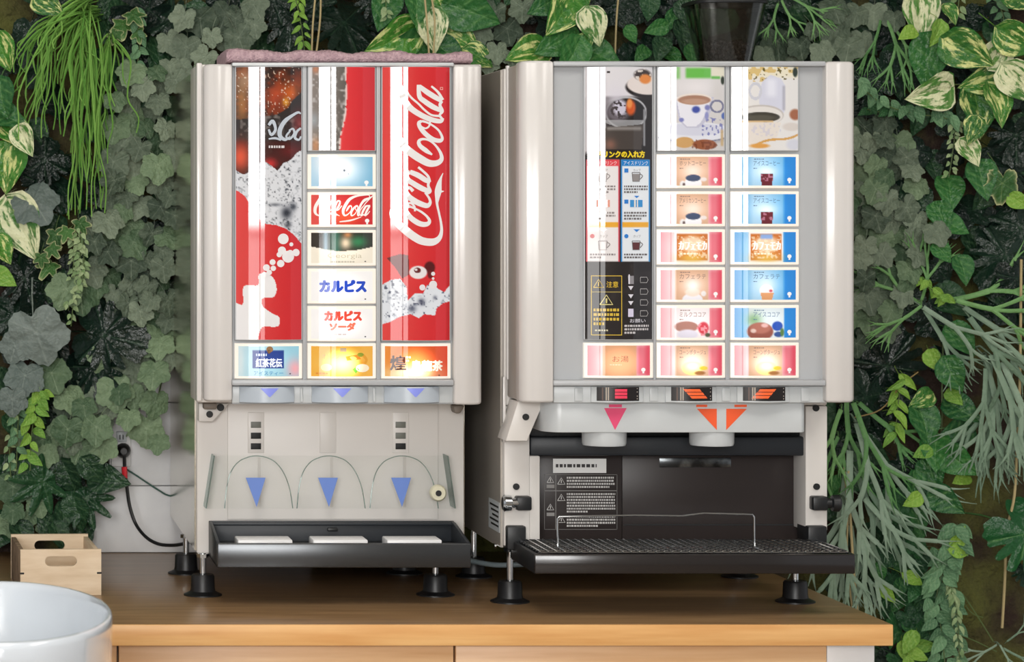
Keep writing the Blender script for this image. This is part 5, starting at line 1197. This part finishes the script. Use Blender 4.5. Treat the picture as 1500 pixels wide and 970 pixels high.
for x, y, s_, t in ((1472, 378, 100, -30), (1495, 335, 90, 10), (1490, 410, 70, 20), (1488, 200, 80, 0), (1480, 250, 60, 0)): leaf(p, 'monstera', LM_mon, x, y, s_, t, RND.uniform(4.84, 4.89))
p = plant('monstera_plant', 'bright green split leaf at the right edge by the hanging roots', 1492, 785)
leaf(p, 'monstera', LM_pog, 1506, 785, 120, 40, 4.80); leaf(p, 'monstera', LM_fat, 1500, 838, 40, 0, 4.86)
# pothos
p = plant('pothos_plant', 'yellow variegated pothos in the upper right corner', 1420, 110)
for x, y, s_, t, m_ in ((1350, 22, 74, 5, LM_pow), (1363, 87, 80, -12, LM_pog), (1366, 137, 78, -80, LM_pow), (1416, 76, 80, 62, LM_pov), (1466, 76, 60, 145, LM_pow), (1438, 119, 64, -75, LM_pov), (1490, 58, 70, 60, LM_pov), (1491, 122, 72, 40, LM_pow), (1431, 162, 76, 5, LM_pov), (1460, 152, 66, 10, LM_pov), (1420, 222, 46, 30, LM_pow), (1372, 48, 40, -20, LM_yel), (1330, 50, 30, -60, LM_yel), (1425, 190, 44, -20, LM_pov), (1392, 20, 34, 20, LM_pov), (1490, 0, 50, 60, LM_pov)): leaf(p, 'heart', m_, x, y, s_, t, RND.uniform(4.76, 4.84), tilt=RND.uniform(-20, 5))
p = plant('pothos_plant', 'striped pothos leaves at the left edge', 15, 260)
for x, y, s_, t, m_ in ((14, 244, 76, -10, LM_pov), (28, 332, 100, 28, LM_pow), (22, 196, 62, 40, LM_pov), (4, 142, 60, 10, LM_pog), (12, 170, 56, 60, LM_pog), (35, 205, 50, 30, LM_pow), (2, 75, 60, 20, LM_pov), (70, 8, 50, 60, LM_pov), (5, 365, 46, 30, LM_pov), (5, 408, 40, 60, LM_yel)): leaf(p, 'heart', m_, x, y, s_, t, RND.uniform(4.77, 4.84), tilt=RND.uniform(-20, 5))
p = plant('pothos_plant', 'glossy green pothos behind the pink towel', 620, 50)
for x, y, s_, t, m_ in ((577, 56, 84, -65, LM_pov), (600, 72, 80, -80, LM_pog), (634, 42, 66, 10, LM_pow), (672, 62, 70, 60, LM_pov), (690, 20, 84, 70, LM_pog), (655, 80, 60, 40, LM_pog), (700, 84, 50, 60, LM_pov), (565, 15, 60, -20, LM_pog), (612, 10, 56, 0, LM_pog), (650, 5, 60, 30, LM_pov)): leaf(p, 'heart', m_, x, y, s_, t, RND.uniform(4.77, 4.84), tilt=RND.uniform(-20, 5))
p = plant('pothos_plant', 'yellow-green pothos above the left end of the coffee dispenser', 835, 45)
for x, y, s_, t, m_ in ((822, 18, 76, -35, LM_pov), (816, 60, 70, -60, LM_pog), (868, 38, 58, 20, LM_pow), (774, 78, 66, -70, LM_pov), (880, 80, 64, 60, LM_pog), (836, 82, 64, -30, LM_pog), (856, 66, 36, 0, LM_pov), (800, 4, 60, -60, LM_pog), (850, 2, 40, 10, LM_pov)): leaf(p, 'heart', m_, x, y, s_, t, RND.uniform(4.77, 4.84), tilt=RND.uniform(-20, 5))
p = plant('pothos_plant', 'small dark pothos between the yellow pothos and the bean hopper', 980, 50)
for x, y, s_, t in ((962, 42, 34, -70), (968, 72, 40, -20), (1003, 55, 56, 0), (985, 84, 36, 30), (940, 80, 30, -40), (1005, 20, 44, 20), (950, 10, 40, 0), (925, 50, 28, 30), (985, 30, 36, -30), (1012, 82, 34, 10)): leaf(p, 'heart', LM_fat if s_ > 38 else LM_pog, x, y, s_, t, RND.uniform(4.83, 4.88))
p = plant('pothos_plant', 'plain green pothos hanging in the middle of the right side', 1380, 640)
for x, y, s_, t, m_ in ((1353, 622, 64, 10, LM_pog), (1402, 634, 56, -70, LM_pog), (1372, 662, 58, 0, LM_pog), (1402, 677, 62, 60, LM_pog), (1352, 664, 28, -70, LM_yel), (1364, 696, 52, 20, LM_pog), (1339, 712, 46, -20, LM_pog), (1385, 735, 56, 62, LM_pog), (1337, 733, 30, -60, LM_yel), (1407, 498, 56, 40, LM_pog), (1396, 548, 56, 30, LM_pog), (1410, 600, 58, 50, LM_pog), (1368, 528, 34, 30, LM_yel), (1350, 585, 40, -60, LM_pov), (1398, 582, 30, 50, LM_yel), (1390, 282, 56, 0, LM_pog), (1378, 318, 48, 20, LM_pog), (1440, 262, 60, 10, LM_pog), (1408, 700, 34, -60, LM_yel), (1398, 330, 44, 60, LM_pog), (1410, 395, 44, 10, LM_pog), (1380, 370, 36, 40, LM_pog), (1370, 345, 40, 10, LM_ivy2)): leaf(p, 'heart', m_, x, y, s_, t, RND.uniform(4.80, 4.86))
vine_stem(p, [(1382, 480), (1380, 560), (1378, 640), (1360, 720)]); vine_stem(p, [(1340, 712), (1372, 725), (1390, 735)])
p = plant('ivy_plant', 'single cream-edged ivy leaf under the upper right pothos', 1468, 270)
leaf(p, 'ivy', LM_ivyv, 1468, 270, 54, 0, 4.80); leaf(p, 'heart', LM_yel, 1492, 296, 34, 60, 4.80); leaf(p, 'ivy_round', LM_ivy, 1372, 340, 42, 20, 4.81)
# staghorn ferns
p = plant('staghorn_fern', 'staghorn fern with forked grey-green fronds right of the coffee dispenser', 1400, 440)
for x, y, s_, t, k in ((1350, 448, 90, -62, 1), (1348, 445, 90, -118, 1), (1350, 440, 80, 170, 1), (1352, 450, 120, 62, 0), (1355, 455, 120, 24, 0), (1400, 440, 120, 78, 1), (1412, 450, 130, 52, 0), (1392, 440, 130, 98, 1), (1420, 465, 140, 36, 0)): leaf(p, 'frond', LM_stagg if k else LM_stag, x, y, s_, t, RND.uniform(4.80, 4.87), tilt=0, yaw=RND.uniform(-15, 15), name='frond', center=False)
p = plant('staghorn_fern', 'staghorn fern hanging at the right edge above the bare moss', 1455, 540)
for x, y, s_, t in ((1440, 520, 150, 4), (1452, 520, 165, 14), (1450, 530, 150, -8), (1468, 530, 150, 26), (1444, 540, 120, -12), (1474, 540, 150, 8), (1455, 585, 110, 0), (1470, 500, 130, 48)): leaf(p, 'frond', LM_stag, x, y, s_, t, RND.uniform(4.80, 4.87), tilt=0, yaw=RND.uniform(-15, 15), name='frond', center=False)
p = plant('staghorn_fern', 'long staghorn fern hanging beside the coffee drip tray', 1245, 640)
for x, y, s_, t, k in ((1240, 585, 120, -5, 1), (1250, 590, 130, 20, 1), (1258, 590, 120, 42, 1), (1232, 600, 110, -24, 1), (1255, 620, 150, 12, 0), (1262, 630, 140, 30, 0), (1245, 660, 170, -4, 0), (1255, 690, 160, 10, 0), (1240, 690, 170, -8, 0), (1262, 700, 130, 26, 0), (1238, 740, 150, -8, 0), (1252, 750, 150, 6, 0), (1266, 730, 140, 34, 0), (1228, 640, 100, -34, 1), (1246, 770, 130, 2, 0)): leaf(p, 'frond', LM_stagg if k else LM_stag, x, y, s_, t, RND.uniform(4.78, 4.87), tilt=0, yaw=RND.uniform(-15, 15), name='frond', center=False)
p = plant('staghorn_fern', 'small fern fronds between the bean hopper and the grey ivy', 1150, 10)
for x, y, s_, t in ((1145, 0, 60, 20), (1155, -5, 66, 50), (1140, 5, 60, -20), (1300, 30, 90, 10), (1290, 30, 80, -25), (1310, 40, 70, 30)): leaf(p, 'frond', LM_stagg, x, y, s_, t, RND.uniform(4.82, 4.87), tilt=0, name='frond', center=False)
p = plant('staghorn_fern', 'pale fern fronds at the very bottom right', 1460, 930)
for x, y, s_, t in ((1460, 945, 56, -70), (1470, 950, 60, 70), (1465, 945, 50, 20), (1475, 940, 44, 130)): leaf(p, 'frond', LM_stag, x, y, s_, t, RND.uniform(4.80, 4.86), tilt=0, name='frond', center=False)
# green string plant
p = plant('rhipsalis_plant', 'bright green string plant cascading at the upper left', 110, 60)
for i in range(118):
    k = i/118
    if k < .42: sx_, sy = RND.uniform(118, 152), RND.uniform(-8, 30); ex, ey = RND.uniform(12, 100), RND.uniform(70, 215)
    elif k < .84: sx_, sy = RND.uniform(112, 142), RND.uniform(5, 90); ex, ey = RND.uniform(100, 160), RND.uniform(150, 322)
    else: sx_, sy = RND.uniform(156, 166), RND.uniform(50, 64); ex, ey = RND.uniform(136, 200), RND.uniform(95, 250)
    mx_, my = sx_*.28+ex*.72, sy*.70+ey*.30+RND.uniform(-10, 10)
    Zs = RND.uniform(4.76, 4.88); wv = RND.uniform(-7, 7)
    MB().tube(spline([W(sx_, sy, 4.90), W(sx_*.62+mx_*.38+wv*.4, sy*.72+my*.28-5, Zs), W(mx_+wv, my, Zs), W(mx_*.4+ex*.6-wv, my*.5+ey*.5, Zs), W(ex+RND.uniform(-6, 6), my*.22+ey*.78, Zs), W(ex+wv*.5, ey, Zs)], 4), RND.uniform(.0012, .0019), 4, 0.0010).build('strand', LM_str, p)
# small leaved vines
def small_vine(p, pts, n, m_, kind, smin, smax, Z=4.83, side=9, tip=60):
    S = spline(pts, 8); vine_stem(p, [(q[0], q[1]) for q in pts], 0.0009, Z+.008)
    for i in range(n):
        q = S[int((i+.5)/n*(len(S)-1))]; sd = -1 if i % 2 else 1
        leaf(p, kind, m_, q[0]+sd*side*RND.uniform(.4, 1), q[1]+RND.uniform(-3, 3), RND.uniform(smin, smax), sd*RND.uniform(15, tip), Z+RND.uniform(-.02, .02))
p = plant('bead_vine', 'pale string of tiny beads hanging on the left', 105, 360)
for j, (x0_, x1_, e) in enumerate(((112, 104, 478), (118, 110, 440), (108, 100, 455), (122, 118, 420))): small_vine(p, [(x0_, 340+j*4), ((x0_+x1_)/2+3, 400), (x1_, e)], 22, LM_bead, 'oval', 8, 13, 4.79, 6)
p = plant('leafy_vine', 'fresh green leafy vine above the pale ivy on the left', 50, 620)
small_vine(p, [(60, 575), (52, 600), (46, 640), (44, 690)], 16, LM_yel, 'oval', 18, 28, 4.80, 11); small_vine(p, [(30, 580), (26, 630), (24, 690)], 14, LM_small, 'oval', 14, 22, 4.81, 10); small_vine(p, [(20, 610), (14, 660), (16, 700)], 10, LM_bead, 'oval', 10, 14, 4.81, 7)
p = plant('leafy_vine', 'little-leaved vine under the upper right pothos', 1320, 165)
small_vine(p, [(1262, 128), (1290, 150), (1330, 165), (1380, 172), (1400, 180)], 18, LM_small, 'oval', 18, 30, 4.81, 10, 40); small_vine(p, [(1270, 160), (1300, 165), (1340, 160)], 10, LM_ivyg, 'oval', 18, 26, 4.84, 10); small_vine(p, [(1400, 185), (1396, 220), (1390, 260)], 20, LM_bead, 'oval', 8, 13, 4.82, 9)
p = plant('leafy_vine', 'soft green bush vine trailing at the lower right', 1395, 840)
small_vine(p, [(1404, 780), (1395, 810), (1380, 840), (1372, 880), (1380, 930), (1385, 985)], 34, LM_small, 'oval', 22, 36, 4.80, 16); small_vine(p, [(1375, 810), (1385, 850), (1395, 900), (1400, 985)], 26, LM_small, 'oval', 20, 32, 4.82, 15); small_vine(p, [(1390, 860), (1402, 900), (1406, 985)], 40, LM_bead, 'lance', 10, 16, 4.79, 5, 30); small_vine(p, [(1350, 860), (1360, 910), (1365, 985)], 16, LM_ivyg, 'oval', 26, 38, 4.84, 15)
leaf(p, 'oval', LM_yel, 1403, 790, 40, 150, 4.79); leaf(p, 'oval', LM_yel, 1404, 808, 34, 80, 4.79)
vine_stem(p, [(1410, 870), (1430, 900), (1455, 940)], .0012); vine_stem(p, [(1405, 930), (1430, 940), (1460, 955)], .001); vine_stem(p, [(1400, 860), (1420, 895), (1440, 905)], .0009)
p = plant('leafy_vine', 'lime-green young leaves at the bottom right beside the worktop end', 1330, 945)
for x, y, s_, t in ((1334, 940, 40, -30), (1325, 955, 36, 20), (1342, 958, 36, 60), (1355, 947, 36, 90), (1336, 848, 36, 60), (1300, 868, 34, 40), (1330, 975, 30, 0)): leaf(p, 'oval', LM_yel, x, y, s_, t, RND.uniform(4.80, 4.84))
p = plant('leafy_vine', 'thin twining vine by the dark monstera on the right', 1330, 590)
vine_stem(p, [(1250, 612), (1290, 600), (1320, 565), (1345, 545)], .0012, 4.84, mat('brown_stem', (150, 128, 82), .7)); small_vine(p, [(1320, 560), (1315, 600), (1310, 650)], 10, LM_yel, 'lance', 24, 36, 4.83, 9); small_vine(p, [(1345, 410), (1372, 430), (1385, 440)], 12, LM_yel, 'oval', 16, 22, 4.83, 9); small_vine(p, [(1232, 700), (1226, 740)], 5, LM_pog, 'oval', 26, 34, 4.86, 8)
p = plant('leafy_vine', 'grey small-leaved vine in the top right corner', 1480, 30)
small_vine(p, [(1455, -5), (1470, 25), (1462, 55)], 10, LM_small, 'oval', 14, 22, 4.86, 10); small_vine(p, [(1405, -5), (1402, 30)], 8, LM_bead, 'oval', 10, 16, 4.86, 8)
p = plant('leafy_vine', 'thin pale-leaved vine above the red poster machine', 450, 30)
small_vine(p, [(432, -5), (440, 30), (446, 74)], 14, LM_yel, 'lance', 12, 22, 4.80, 8); small_vine(p, [(565, -4), (566, 30)], 10, LM_bead, 'oval', 8, 14, 4.82, 6); small_vine(p, [(198, 20), (205, 60), (200, 100)], 12, LM_small, 'oval', 14, 24, 4.83, 9)
# hanging aerial roots
for lab, pts in (('pale aerial root hanging at the right edge of the wall', [(1496, 380, 4.82), (1494, 560, 4.82), (1490, 650, 4.82), (1486, 726, 4.82), (1475, 779, 4.83), (1472, 850, 4.83), (1468, 920, 4.84)]),
                 ('pale double aerial root hanging beside the coffee drip tray', [(1243, 690, 4.79), (1246, 760, 4.79), (1250, 830, 4.79), (1256, 900, 4.80)]),
                 ('thin aerial root hanging above the left end of the coffee machine', [(906, -6, 4.86), (903, 30, 4.86), (901, 80, 4.86)]),
                 ('pair of aerial roots hanging behind the left part of the towel', [(462, -6, 4.78), (458, 40, 4.78), (456, 100, 4.8)]),
                 ('pair of aerial roots hanging behind the right part of the towel', [(622, -6, 4.74), (626, 40, 4.74), (629, 90, 4.75)])):
    t = thing('aerial_root', W(*pts[0]), lab, 'root', 'hanging aerial roots')
    MB().tube(spline([W(*q) for q in pts], 6), 0.0024 if 'edge' in lab or 'tray' in lab else 0.0017, 6).build('root', M_root, t)
    if 'double' in lab or 'pair' in lab:
        MB().tube(spline([W(q[0]+(8 if 'pair' in lab else -7)+3*math.sin(i*2), q[1]-10, q[2]+.01) for i, q in enumerate(pts)], 6), 0.0017, 6).build('root', M_root, t)
# dark undergrowth that fills the gaps
for lab, poly, n in (('dark glossy broad leaves behind the ivy on the left', [(-420, -60), (300, -60), (300, 450), (100, 700), (110, 800), (-420, 800)], 230),
                     ('dark glossy broad leaves above the two drink machines', [(300, -60), (1250, -60), (1250, 110), (300, 110)], 90),
                     ('dark glossy broad leaves along the right side of the wall', [(1210, -60), (1860, -60), (1860, 700), (1560, 620), (1540, 480), (1420, 470), (1345, 600), (1320, 760), (1345, 990), (1200, 990)], 250)):
    p = plant('broadleaf_plant', lab, sum(q[0] for q in poly)/len(poly), sum(q[1] for q in poly)/len(poly))
    fill(p, 'ivy_round', LM_mon, poly, n, 40, 66, 4.895, 4.925, .45, 60, ('heart', LM_fat, .45))
